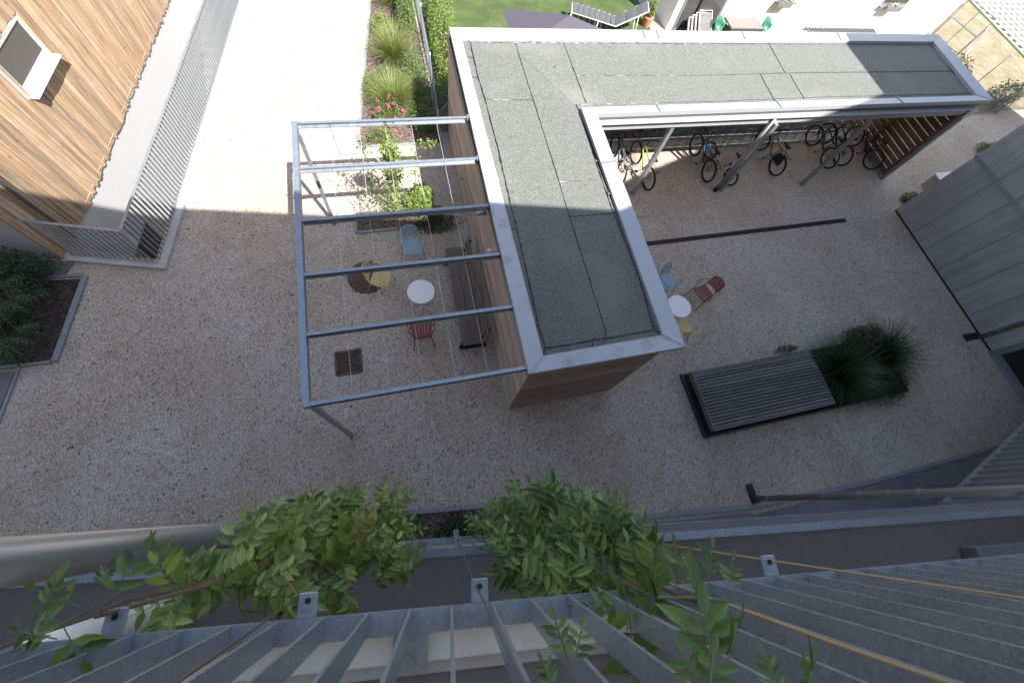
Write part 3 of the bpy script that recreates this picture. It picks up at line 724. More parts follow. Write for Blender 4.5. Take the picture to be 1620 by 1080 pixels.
# bicycle shelter
cl = MB(); cl.box((4.15,7.62,2.66),(16.8,10.17,2.69)); cl.build('ceiling', MT['rafter'], sh)
for i in range(17):
    x = 4.6 + i*0.74
    MB().box((x,7.55,2.50),(x+0.07,10.12,2.655)).build('rafter', MT['rafter'], sh)
bm_ = MB(); bm_.box((4.2,7.40,2.42),(16.65,7.408,2.64)); bm_.box((4.2,7.408,2.42),(16.65,7.50,2.428)); bm_.box((4.2,7.30,2.64),(16.65,7.50,2.648)); bm_.build('front_beam', MT['cap'], sh)
gt = MB(); gt.box((4.55,7.47,2.66),(16.85,7.57,2.795)); gt.build('fascia', MT['greymetal'], sh)
for x, y in ((6.78,7.50),(9.78,7.36),(12.92,7.32),(16.36,7.30)):
    MB().box((x-0.05,y-0.05,0.0),(x+0.05,y+0.05,2.42 if y>7.35 else 2.42)).build('post', MT['galv'], sh)
    MB().box((x-0.08,y-0.08,0.003),(x+0.08,y+0.08,0.015)).build('post_foot', MT['galv'], sh)
MB().tube([(9.58,7.36,0.12),(9.58,7.36,2.60)], 0.05, 14).build('rainwater_pipe', MT['zinc'], sh, smooth=True)
MB().disc((9.58,7.36,0.0), 0.07, 0.14, 18).build('pipe_shoe', MT['black'], sh)
bk = MB(); boards(bk, (16.7,10.14), (4.15,10.14), 1.15, 2.6, 0.17, 0.022, (0,-1), 0.03); bk.build('back_boards', MT['darkboard'], sh)
for x in (5.6,8.0,10.4,12.8,15.2): MB().box((x-0.05,10.05,0.0),(x+0.05,10.11,2.5)).build('back_stud', MT['post_wood'], sh)
en = MB(); boards(en, (16.45,7.35), (16.45,10.14), 0.06, 2.6, 0.19, 0.024, (1,0), 0.028); en.build('end_slats', MT['darkboard'], sh)
for y in (7.45,8.75,10.02): MB().box((16.37,y-0.04,0.0),(16.445,y+0.04,2.6)).build('end_stud', MT['post_wood'], sh)
MB().box((16.30,7.36,0.02),(16.44,10.0,0.10)).build('base_rail', MT['galv'], sh)
# wall fittings on the pergola side
lp = MB(); lp.tube([(1.61,4.55,2.2),(1.50,4.55,2.2)], 0.035, 14); lp.build('wall_lamp', MT['whitemetal'], sh, smooth=True)
lp = MB(); lp.tube([(1.61,5.35,2.35),(1.42,5.35,2.35)], 0.04, 14); lp.build('wall_spout', MT['galv'], sh, smooth=True)
tp = MB(); tp.tube([(1.60,7.55,1.0),(1.50,7.55,1.0),(1.46,7.55,0.95)], 0.02, 10); tp.bar((1.51,7.50,1.05),(1.51,7.60,1.05),0.02,0.015); tp.build('water_tap', MT['zinc'], sh)

# ------------------------------------------------------------------ pergola
pg = thing('pergola', 'open galvanised steel pergola with six cross beams leaning on the shed', 'pergola', (-0.1,4.6,0))
def channel(mb, a, b, w, h, opening):
    """C section from a to b (top outer edge line), opening towards 'opening'"""
    a = Vector(a); b = Vector(b); o = Vector(opening); t = 0.008
    zz = Vector((0,0,1))
    mb.bar(a - o*(-w/2) - zz*t/2 - o*w, b - o*(-w/2) - zz*t/2 - o*w, w, t)
    mb.bar(a - o*w/2 - zz*(h-t/2), b - o*w/2 - zz*(h-t/2), w, t)
    mb.bar(a - o*(w-t/2) - zz*h/2, b - o*(w-t/2) - zz*h/2, t, h-2*t)
for y in (1.80,2.92,4.00,5.10,6.28,7.42):
    mb = MB(); channel(mb, (-1.745,y,2.85), (1.61,y,2.85), 0.06, 0.12, (0,-1,0)); mb.build('cross_beam', MT['galv'], pg)
    bo = MB().disc((-1.80,y+0.03,2.854), 0.012, 0.006, 8).build('bolt', MT['zinc'], pg)
    MB().box((1.572,y-0.02,2.70),(1.612,y+0.08,2.87)).build('bracket', MT['greymetal'], pg)
MB().box((-1.85,1.795,2.73),(-1.75,7.49,2.853)).build('outer_beam', MT['galv'], pg)
for y in (1.85,7.30): MB().box((-1.80,y-0.035,0.0),(-1.73,y+0.035,2.728)).build('post', MT['galv'], pg)
for x in (-1.17,-0.62,-0.11,0.41,0.93):
    MB().tube([(x,1.85,2.74),(x,7.44,2.74)], 0.0026, 6).build('cable', MT['lightrope'], pg)
    for y in (1.80,2.92,4.00,5.10,6.28,7.42):
        MB().tube([(x,y+0.01,2.79),(x,y-0.012,2.765),(x,y-0.012,2.74)], 0.005, 6).build('cable_hook', MT['zinc'], pg)

# ------------------------------------------------------------------ garden furniture on the gravel
def chair(label, color, loc, face, group):
    """slatted steel armchair; local +x is the way the sitter faces"""
    t = thing('garden_chair', label, 'chair', (loc[0], loc[1], 0), math.atan2(face[1], face[0]), group)
    m = MT[color]
    se = MB(); n = 6; W2 = 0.215
    for i in range(n):
        y = -W2 + (i+0.5)*2*W2/n; k = 1.0
        pts = []
        for x, z, f in ((-0.19,0.425,0.80),(-0.05,0.42,0.90),(0.10,0.43,1.0),(0.20,0.445,1.03),(0.235,0.43,1.03)):
            pts.append((x - 0.03*(y/W2)**2*(1 if x > 0.1 else 0), y*f, z))
        for a, b in zip(pts[:-1], pts[1:]): se.bar(a, b, 2*W2/n*0.76, 0.006)
    se.tube([(-0.19,-0.18,0.415),(0.0,-0.205,0.415),(0.19,-0.225,0.43),(0.215,-0.10,0.43),(0.23,0,0.43),(0.215,0.10,0.43),(0.19,0.225,0.43),(0.0,0.205,0.415),(-0.19,0.18,0.415),(-0.19,-0.18,0.415)], 0.009, 8)
    se.build('seat', m, t, local=True)
    ba = MB()
    for i in range(n):
        y = -0.175 + (i+0.5)*0.35/n
        dx = 0.05*(y/0.175)**2
        pts = [(-0.235+dx,y*0.92,0.55),(-0.27+dx,y,0.66),(-0.315+dx,y*0.96,0.80),(-0.335+dx,y*0.9,0.825)]
        for a, b in zip(pts[:-1], pts[1:]): ba.bar(a, b, 0.35/n*0.76, 0.006, up=(1,0,0.3))
    ba.tube([(-0.185,-0.17,0.54),(-0.22,-0.185,0.66),(-0.275,-0.17,0.80),(-0.335,-0.09,0.83),(-0.345,0,0.835),(-0.335,0.09,0.83),(-0.275,0.17,0.80),(-0.22,0.185,0.66),(-0.185,0.17,0.54),(-0.23,0,0.545),(-0.185,-0.17,0.54)], 0.009, 8)
    ba.build('backrest', m, t, local=True)
    for s in (-1, 1):
        ar = MB(); ar.tube([(-0.235,s*0.185,0.645),(-0.14,s*0.27,0.655),(0.08,s*0.295,0.65),(0.20,s*0.245,0.60),(0.21,s*0.235,0.44)], 0.010, 8); ar.build('armrest', m, t, smooth=True, local=True)
        MB().tube([(0.20,s*0.225,0.43),(0.255,s*0.255,0.0)], 0.010, 8).build('leg', m, t, smooth=True, local=True)
        MB().tube([(-0.20,s*0.18,0.60),(-0.17,s*0.185,0.42),(-0.30,s*0.235,0.0)], 0.010, 8).build('leg', m, t, smooth=True, local=True)
    return t
G1 = 'chairs around the table under the pergola'; G2 = 'chairs around the table east of the shed'
chair('light blue slatted armchair at the north side of the pergola table, by the planted bed', 'blue', (0.07,6.08), (0.05,-1), G1)
chair('pale yellow slatted armchair standing half on the round rusty manhole cover', 'yellow', (-0.78,5.28), (0.93,-0.36), G1)
chair('dark red slatted armchair under the pergola, tucked south of the white table', 'red', (-0.01,3.82), (0.0,1), G1)
chair('light blue slatted armchair half hidden by the shed roof beside the outer table', 'blue', (6.42,4.22), (0.35,-0.9), G2)
chair('dark red slatted armchair in the open gravel east of the outer white table', 'red', (7.34,3.76), (-0.93,-0.30), G2)
chair('pale yellow slatted armchair peeking from the shed roof corner below the outer table', 'yellow', (6.34,2.92), (-0.15,1), G2)
def table(label, loc):
    t = thing('round_table', label, 'table', (loc[0],loc[1],0))
    MB().disc((0,0,0.735), 0.305, 0.012, 56).build('tabletop', MT['whitemetal'], t, local=True, bevel=0.003)
    MB().tube([(0,0,0.06),(0,0,0.73)], 0.022, 14).build('pedestal', MT['whitemetal'], t, smooth=True, local=True)
    for k in range(4):
        a = pi/4 + k*pi/2; MB().tube([(0,0,0.10),(0.12*cos(a),0.12*sin(a),0.05),(0.24*cos(a),0.24*sin(a),0.008)], 0.012, 8).build('foot', MT['whitemetal'], t, smooth=True, local=True)
table('round white bistro table under the pergola', (0.10,4.63)); table('round white bistro table partly under the eaves east of the shed', (6.24,3.35))

be = thing('bench', 'long brown plank bench with black cast ends against the shed wall', 'bench', (1.15,4.6,0))
for x in (0.845, 1.085): MB().box((x,3.28,0.43),(x+0.225,5.9,0.465)).build('seat_plank', MT['benchwood'], be, bevel=0.005)
for x, z in ((1.36,0.62),(1.40,0.78)): MB().bar((x,3.28,z),(x,5.9,z), 0.03, 0.125, up=(0.25,0,1)).build('back_plank', MT['benchwood'], be, bevel=0.005)
for y in (3.42, 5.76):
    f = MB(); f.tube([(0.80,y,0.02),(0.86,y,0.30),(0.95,y,0.41),(1.28,y,0.42),(1.33,y,0.55),(1.45,y,0.88)], 0.022, 8); f.tube([(1.28,y,0.42),(1.26,y,0.22),(1.36,y,0.02)], 0.022, 8)
    f.bar((0.78,y,0.02),(1.42,y,0.02), 0.09, 0.04); f.build('cast_end', MT['black'], be)

mh = thing('manhole_cover', 'round rusty cast iron manhole cover under the yellow chair', 'manhole cover', (-1.12,5.62,0))
MB().disc((-1.12,5.62,0.002), 0.45, 0.012, 48).build('cover_plate', MT['rust'], mh)
ps = MB()
for R_ in (0.43,0.33,0.23,0.13): ps.torus((-1.12,5.62,0.014), R_, 0.010, (0,0,1), 40, 6)
for k in range(16):
    a = 2*pi*k/16; ps.bar((-1.12+0.13*cos(a),5.62+0.13*sin(a),0.016),(-1.12+0.42*cos(a),5.62+0.42*sin(a),0.016),0.014,0.010)
ps.build('raised_pattern', MT['rust'], mh)
gd = thing('drain_grate', 'square rusty drain grate with a web of slots in front of the pergola post', 'drain', (-1.7,3.47,0))
gx, gy, gw = -1.70, 3.48, 0.27
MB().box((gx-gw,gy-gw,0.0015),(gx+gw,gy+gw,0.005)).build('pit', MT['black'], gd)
g_ = MB()
for a, b in (((-1,-1),(1,-1)),((1,-1),(1,1)),((1,1),(-1,1)),((-1,1),(-1,-1))): g_.bar((gx+a[0]*gw,gy+a[1]*gw,0.012),(gx+b[0]*gw,gy+b[1]*gw,0.012),0.045,0.02)
for R_ in (0.10,0.18,0.26):
    pts = [(gx+R_*cos(2*pi*k/8+pi/8), gy+R_*sin(2*pi*k/8+pi/8)) for k in range(9)]
    for a, b in zip(pts[:-1], pts[1:]): g_.bar((*a,0.012),(*b,0.012),0.018,0.018)
for k in range(8):
    a = 2*pi*k/8+pi/8; g_.bar((gx+0.03*cos(a),gy+0.03*sin(a),0.0125),(gx+0.29*cos(a),gy+0.29*sin(a),0.0125),0.02,0.018)
for i in range(11):
    x = gx - 0.22 + i*0.044; g_.bar((x,gy-0.25,0.009),(x,gy+0.25,0.009),0.010,0.010)
g_.build('grate', MT['rust'], gd)
sd = thing('slot_drain', 'long narrow dark slotted drain running across the gravel', 'drain', (10,5.74,0))
ang = MB(); ang.prism([(6.0,5.62),(13.80,5.70),(13.80,5.84),(6.0,5.76)], 0.001, 0.004); ang.build('channel', MT['black'], sd)
ang = MB()
for o in (-0.065,0.065): ang.bar((6.0,5.69+o,0.010),(13.8,5.77+o,0.010),0.012,0.012)
for i in range(195):
    x = 6.02+i*0.04; y = 5.69+(x-6)*0.0103; ang.bar((x,y-0.06,0.009),(x+0.02,y+0.06,0.009),0.012,0.008)
ang.build('grating', MT['rustdark'], sd)

# timber deck seat over its planter
dk = thing('deck_seat', 'large low weathered timber deck seat on a dark steel tray beside the grasses', 'deck', (7.8,1,0))
A0, A1, A2, A3 = G(1098,592,0.45), G(1282,553,0.45), G(1318,636,0.45), G(1130,684,0.45)
x0, x1, y0, y1 = 6.09, 9.56, 0.31, 1.71
n = 17; pw = (y1-y0-0.08)/n; mb = MB(); random.seed(5)
for i in range(n):
    y = y0+0.04+i*pw; x = x0+0.035; 
    cuts = sorted([random.uniform(x0+0.4,x1-0.4) for _ in range(random.choice((0,1,2)))]) + [x1-0.035]
    for cx in cuts:
        mb.box((x,y+0.010,0.415+random.uniform(-.001,.001)),(cx-0.002,y+pw-0.012,0.445+random.uniform(-.001,.001))); x = cx
mb.build('deck_boards', MT['deck'], dk)
fr = MB(); fr.box((x0,y0,0.30),(x0+0.034,y1,0.45)); fr.box((x1-0.034,y0,0.30),(x1,y1,0.45)); fr.box((x0+0.035,y0,0.33),(x1-0.035,y0+0.037,0.447)); fr.box((x0+0.035,y1-0.037,0.33),(x1-0.035,y1,0.447)); fr.build('frame', MT['deck'], dk)
MB().box((x0+0.3,y0+0.2,0.03),(x1-0.2,y1-0.2,0.41)).build('plinth', MT['black'], dk)
ty = MB(); 
for q in (((x0-0.04,y0-0.10),(12.35,y0-0.10),(12.35,y0-0.06),(x0-0.04,y0-0.06)),((x0-0.04,y1+0.06),(12.35,y1+0.06),(12.35,y1+0.10),(x0-0.04,y1+0.10)),((x0-0.04,y0-0.06),(x0,y0-0.06),(x0,y1+0.06),(x0-0.04,y1+0.06)),((12.31,y0-0.06),(12.35,y0-0.06),(12.35,y1+0.06),(12.31,y1+0.06))): ty.prism(q, 0.0, 0.09)
ty.build('steel_tray', MT['darkmetal'], dk)
MB().sheet([(x0,y0-0.06),(12.31,y0-0.06),(12.31,y1+0.06),(x0,y1+0.06)], 0.05).build('soil', plain('dark_soil',(0.018,0.016,0.015),0.95,0,0.5,20,0.6,60), dk)

# ------------------------------------------------------------------ plants in the yard
def grass_clump(label, c, n, L, mat, spread=1.1, w=0.009, base=0.12, droop=1.0, group=None, name='grass_clump'):
    t = thing(name, label, 'grass', (c[0],c[1],0), 0, group); mb = MB()
    tuft(mb, (c[0],c[1],0.04), n, L, spread, w, base, droop); mb.build('blades', MT[mat], t); return t
grass_clump('big dark green fountain grass beside the deck seat', (10.4,1.05), 1300, 1.15, 'darkgrass', 1.3, 0.014, 0.25, 0.85, 'dark fountain grasses by the deck')
grass_clump('second dark fountain grass at the far end of the planter', (11.95,1.25), 950, 1.2, 'darkgrass', 1.25, 0.015, 0.2, 0.7, 'dark fountain grasses by the deck')
def shrub(name, label, cat, c, r, n, size, mat, stems=6, up=0.5, lumps=5, hollow=0.3, group=None, mats2=None):
    t = thing(name, label, cat, (c[0],c[1],0), 0, group)
    mb = MB(); P = cloud(c, r, n, hollow, 0.03, lumps); leaves(mb, P, size, up); mb.build('foliage', MT[mat], t)
    st = MB()
    for i in range(stems):
        a = rnd.uniform(0,2*pi); k = rnd.uniform(0.3,0.85)
        e = (c[0]+cos(a)*r[0]*k, c[1]+sin(a)*r[1]*k, c[2]+r[2]*rnd.uniform(0.0,0.7))
        st.tube([(c[0]+cos(a)*0.05,c[1]+sin(a)*0.05,0),(c[0]+cos(a)*r[0]*k*0.35,c[1]+sin(a)*r[1]*k*0.35,c[2]*0.6),e], [0.010,0.008,0.003], 5)
    st.build('stem', MT['stem'], t)
    return t
shrub('low_shrub', 'dark leafy shrub between the two fountain grasses', 'shrub', (11.5,1.75,0.35), (0.8,0.42,0.42), 3000, 0.06, 'wisdark')
shrub('ground_cover', 'low dark ground cover at the front end of the planter', 'shrub', (11.55,0.55,0.14), (1.25,0.62,0.22), 3600, 0.045, 'wisdark', 3)
shrub('ground_cover', 'low dark creeping plant along the planter edge behind the deck', 'shrub', (9.35,1.95,0.06), (0.5,0.16,0.10), 350, 0.04, 'wisdark', 2)
shrub('ground_cover', 'dark ground cover hugging the right end of the deck', 'shrub', (10.0,0.62,0.12), (0.6,0.5,0.2), 1500, 0.05, 'wisdark', 2)
# flower bed along the garden fence
grass_clump('tall feathery grass in the bed nearest the pink flowers', (0.20,11.35), 1300, 1.05, 'grassblade', 0.95, 0.008, 0.16, 0.9, 'ornamental grasses in the fence bed')
grass_clump('tall feathery grass in the middle of the fence bed', (0.42,13.45), 1300, 1.1, 'grassblade', 0.9, 0.008, 0.16, 0.9, 'ornamental grasses in the fence bed')
grass_clump('tall feathery grass at the top end of the fence bed', (0.75,16.4), 1100, 1.1, 'grassblade', 1.0, 0.008, 0.18, 0.9, 'ornamental grasses in the fence bed')
shrub('perennial', 'light green leafy perennial at the gravel edge of the fence bed', 'plant', (-0.35,12.0,0.22), (0.42,0.75,0.30), 1100, 0.05, 'midleaf')
shrub('low_shrub', 'dark leafy shrub against the chain link fence', 'shrub', (0.95,12.2,0.4), (0.42,1.2,0.5), 2600, 0.055, 'midleaf', 8)
shrub('low_shrub', 'bushy green shrub in the corner by fence and pergola', 'shrub', (0.95,10.7,0.3), (0.42,0.7,0.42), 1600, 0.055, 'midleaf', 8)
shrub('low_shrub', 'green shrub between the upper grasses and the fence', 'shrub', (1.02,15.3,0.5), (0.4,1.6,0.6), 2600, 0.06, 'midleaf', 8)
shrub('perennial', 'grey green low plant between the two big feathery grasses', 'plant', (0.15,12.5,0.2), (0.5,0.5,0.3), 900, 0.05, 'midleaf')
shrub('perennial', 'loose green plant beyond the middle feathery grass', 'plant', (0.2,14.9,0.22), (0.45,0.7,0.32), 1100, 0.055, 'shrub')
grass_clump('small feathery grass tight against the fence by the roses', (0.85,11.6), 700, 0.8, 'grassblade', 1.0, 0.008, 0.12, 0.9, 'ornamental grasses in the fence bed')
def rose(label, c, r, n, nf):
    t = shrub('rose_bush', label, 'rose bush', c, r, n, 0.045, 'midleaf', 7, group='pink rose bushes')
    mb = MB(); 
    hubs = cloud((c[0],c[1],c[2]+0.1), (r[0]*0.9,r[1]*0.9,r[2]*0.9), nf, 0.6)
    for h in hubs: leaves(mb, h + rnd.normal(0,0.026,(40,3)), 0.04, 0.4, 0.9)
    mb.build('blossoms', MT['pink'], t)
rose('pink rose bush above the top pergola beam', (0.02,10.78,0.35), (0.48,0.32,0.35), 900, 8)
rose('pink rose bush just below the top pergola beam', (-0.30,9.98,0.30), (0.50,0.24,0.28), 700, 7)
# hedge and creepers behind the fence
shrub('hedge', 'yellow green leafy hedge outside the chain link fence', 'hedge', (2.05,13.6,0.55), (0.55,3.4,0.75), 9000, 0.065, 'shrub', 20, 0.5, 14)
shrub('hedge', 'dark hedge foliage at the shed corner behind the fence', 'hedge', (1.75,10.8,0.55), (0.28,0.75,0.7), 1500, 0.065, 'midleaf', 6)
shrub('hedge', 'hedge along the back of the bicycle shelter', 'hedge', (10.2,10.55,0.5), (6.0,0.22,0.55), 5200, 0.06, 'midleaf', 20, 0.5, 0)
# planting at the pergola's edge
shrub('hydrangea', 'bright yellow green bushy plant behind the blue chair', 'shrub', (0.45,7.50,0.40), (0.42,0.36,0.42), 1500, 0.10, 'shrub', 8, 0.7, 6, 0.5)
shrub('ground_cover', 'dark ivy sprawling from the planted bed onto the gravel', 'shrub', (0.75,7.0,0.06), (0.75,0.42,0.12), 1300, 0.05, 'wisdark', 4)
def climber(label, pts, n, size, mat, spread):
    t = thing('climbing_plant', label, 'climber', tuple(pts[0]), 0, 'climbers growing up the pergola cords')
    st = MB(); st.tube(pts, 0.006, 6); st.build('stem', MT['stem'], t)
    mb = MB(); P = []
    for i in range(n):
        k = rnd.uniform(0, len(pts)-1.001); i0 = int(k); f = k-i0; q = Vector(pts[i0])*(1-f) + Vector(pts[i0+1])*f
        s = spread*(1.0 - 0.5*(k/(len(pts)-1)))
        P.append(tuple(q + Vector(rnd.normal(0, s, 3))))
    leaves(mb, np.array(P), size, 0.6, 0.7); mb.build('foliage', MT[mat], t)
climber('thick leafy climber on the middle pergola cord', [(-0.15,7.35,0.0),(-0.25,7.4,0.8),(-0.12,7.3,1.6),(-0.10,7.1,2.3),(-0.1,6.8,2.7)], 1300, 0.07, 'shrub', 0.17)
climber('thin climber with dark leaves left of the hydrangea', [(-0.75,7.3,0.0),(-0.7,7.35,0.9),(-0.62,7.3,1.8),(-0.62,7.2,2.7)], 240, 0.065, 'midleaf', 0.16)
climber('sparse climber reaching the top beam near the pink roses', [(-0.1,8.0,0.0),(-0.12,7.8,1.2),(-0.1,7.55,2.2),(-0.1,7.45,2.8)], 150, 0.08, 'shrub', 0.10)
climber('short sprig of climber right of the middle pergola cord', [(0.30,7.5,0.4),(0.42,7.5,1.4),(0.42,7.45,2.1),(0.85,7.42,2.3)], 90, 0.08, 'shrub', 0.09)
climber('wispy stem with a few leaves near the pergola post', [(-1.1,7.2,0.0),(-1.0,7.3,0.8),(-1.12,7.38,1.8),(-1.17,7.42,2.8)], 26, 0.06, 'midleaf', 0.05)
# left bed
shrub('low_shrub', 'dense dark shrub in the left bed by the timber house', 'shrub', (-8.2,6.45,0.45), (1.0,0.65,0.5), 5200, 0.055, 'wisdark', 12)
shrub('low_shrub', 'dark shrub at the left edge of the photo in the mulched bed', 'shrub', (-8.9,5.7,0.5), (0.8,0.9,0.6), 3200, 0.06, 'wisdark', 10)
def wisteria(label, base, n, L, ls, mat, r, name='wisteria_shrub'):
    t = thing(name, label, 'climber', base); mb = MB(); st = MB()
    for i in range(n):
        a = rnd.uniform(0,2*pi); k = sqrt_ = math.sqrt(rnd.uniform(0,1)); h = rnd.uniform(0.35,1.0)
        p = Vector((base[0]+cos(a)*r*k*0.6, base[1]+sin(a)*r*k*0.6, h*r*1.0))
        pts = compound(mb, p, (cos(a),sin(a),0.35), L*rnd.uniform(0.7,1.15), ls, 6, 0.6); st.tube(pts, 0.0025, 4)
        if i % 4 == 0: st.tube([base, (base[0]+cos(a)*r*k*0.3, base[1]+sin(a)*r*k*0.3, h*r*0.6), tuple(p)], [0.012,0.009,0.004], 5)
    mb.build('foliage', MT[mat], t); st.build('stem', MT['greenstem'], t)
wisteria('green wisteria with long feathered leaves at the lower left bed corner', (-8.1,4.95,0), 60, 0.42, 0.085, 'wisdark', 0.62)
wisteria('dark wisteria in the middle of the left bed', (-8.15,5.75,0), 70, 0.46, 0.085, 'wisdark', 0.75)
tk = thing('vine_trunk', 'pale brown leaning vine trunk in the left bed', 'trunk', (-8.6,5.6,0)); MB().tube([(-8.5,5.9,0),(-8.6,5.6,0.6),(-8.75,5.5,1.4)], [0.09,0.07,0.05], 10).build('trunk', MT['post_wood'], tk, smooth=True)
# planting at the foot of the near house
for i, (x, dy, r, lab) in enumerate(((-0.9,0.35,0.32,'leafy shrub with yellowing tips at the left of the bed below the balcony'),(0.0,0.42,0.38,'dark leafy shrub in the middle of the bed below the balcony'),(0.85,0.45,0.38,'dense dark shrub under the hanging vine, right part of the house bed'),(1.6,0.5,0.36,'green shrub at the right end of the house bed'))):
    y = 0.0 - 0.16*x - dy
    shrub('low_shrub', lab, 'shrub', (x,y,0.25), (0.5,0.34,0.32), 1100, 0.07, ('midleaf','wisdark','wisdark','midleaf')[i], 6)
shrub('weed', 'small bushy weed at the corner of the concrete building', 'shrub', (16.75,6.25,0.12), (0.42,0.26,0.22), 900, 0.06, 'midleaf', 4)
shrub('weed', 'straggly low weeds on the gravel near the garden fence', 'shrub', (22.3,8.2,0.08), (0.9,0.5,0.14), 900, 0.07, 'midleaf', 4)
shrub('weed', 'dark weeds under the far corner of the bicycle shelter', 'shrub', (18.3,9.9,0.15), (0.9,0.35,0.25), 1500, 0.07, 'midleaf', 4)
shrub('weed', 'tiny tuft of weed by the slate path at the drainpipe', 'shrub', (7.35,-1.42,0.03), (0.10,0.08,0.06), 60, 0.04, 'wisdark', 1)
shrub('bush', 'dark leafy bush on the garden fence right of the shed roof', 'bush', (22.6,11.9,0.5), (0.9,0.9,0.65), 1500, 0.10, 'midleaf', 12, 0.5, 6)
shrub('bush', 'thin bush on the garden fence at the right edge, lower', 'bush', (24.6,10.6,0.5), (1.3,0.5,0.6), 1100, 0.11, 'midleaf', 12, 0.5, 8)
shrub('bush', 'reddish brown dry plants beside the white house corner', 'bush', (22.6,13.7,0.15), (1.5,0.9,0.22), 1000, 0.10, 'yellowleaf', 4)

# loose leaves and grit on the gravel
mb = MB(); P = []
while len(P) < 8500:
    x = rnd.uniform(-7.5, 15.8); y = rnd.uniform(-1.2, 16)
    if 1.5 < x < 4.3 and y > 1.7: continue
    if x > 4.3 and y > 9.5: continue
    if x < -5.3 + 0.157*(y-6.4) and y > 6.3: continue
    if x > 1.2 and y > 9.8: continue
    near = math.exp(-((x-0.5)**2/6 + (y-0.6)**2/0.35)) + math.exp(-((x+0.6)**2/0.5 + (y-9.0)**2/3)) + 0.30
    if rnd.uniform() > near + (0.2 if y < 6 else -0.12): continue
    P.append((x,y,0.012))
P = np.array(P); leaves(mb, P, 0.041, 1.6, 0.6)
tag(mb.build('fallen_leaves', MT['litter']), 'small dark fallen leaves and grit scattered over the gravel', 'leaves', kind='stuff')
mb = MB(); P = np.array([(rnd.uniform(-7,15.5), rnd.uniform(-0.8,8), 0.015) for _ in range(70)]); leaves(mb, P, 0.07, 1.4, 0.6)
tag(mb.build('fallen_leaves', MT['litter']), 'few larger dry leaves lying on the gravel', 'leaves', kind='stuff')
mb = MB(); P = np.array([(rnd.uniform(2,4.0), rnd.uniform(2.1,9.8), 2.806) for _ in range(26)] + [(rnd.uniform(4.3,16.4), rnd.uniform(7.7,9.8), 2.806) for _ in range(34)]); leaves(mb, P, 0.045, 1.6, 0.6)
tag(mb.build('roof_debris', MT['litter']), 'scattered dry bits lying on the grey felt roof', 'leaves', kind='stuff')

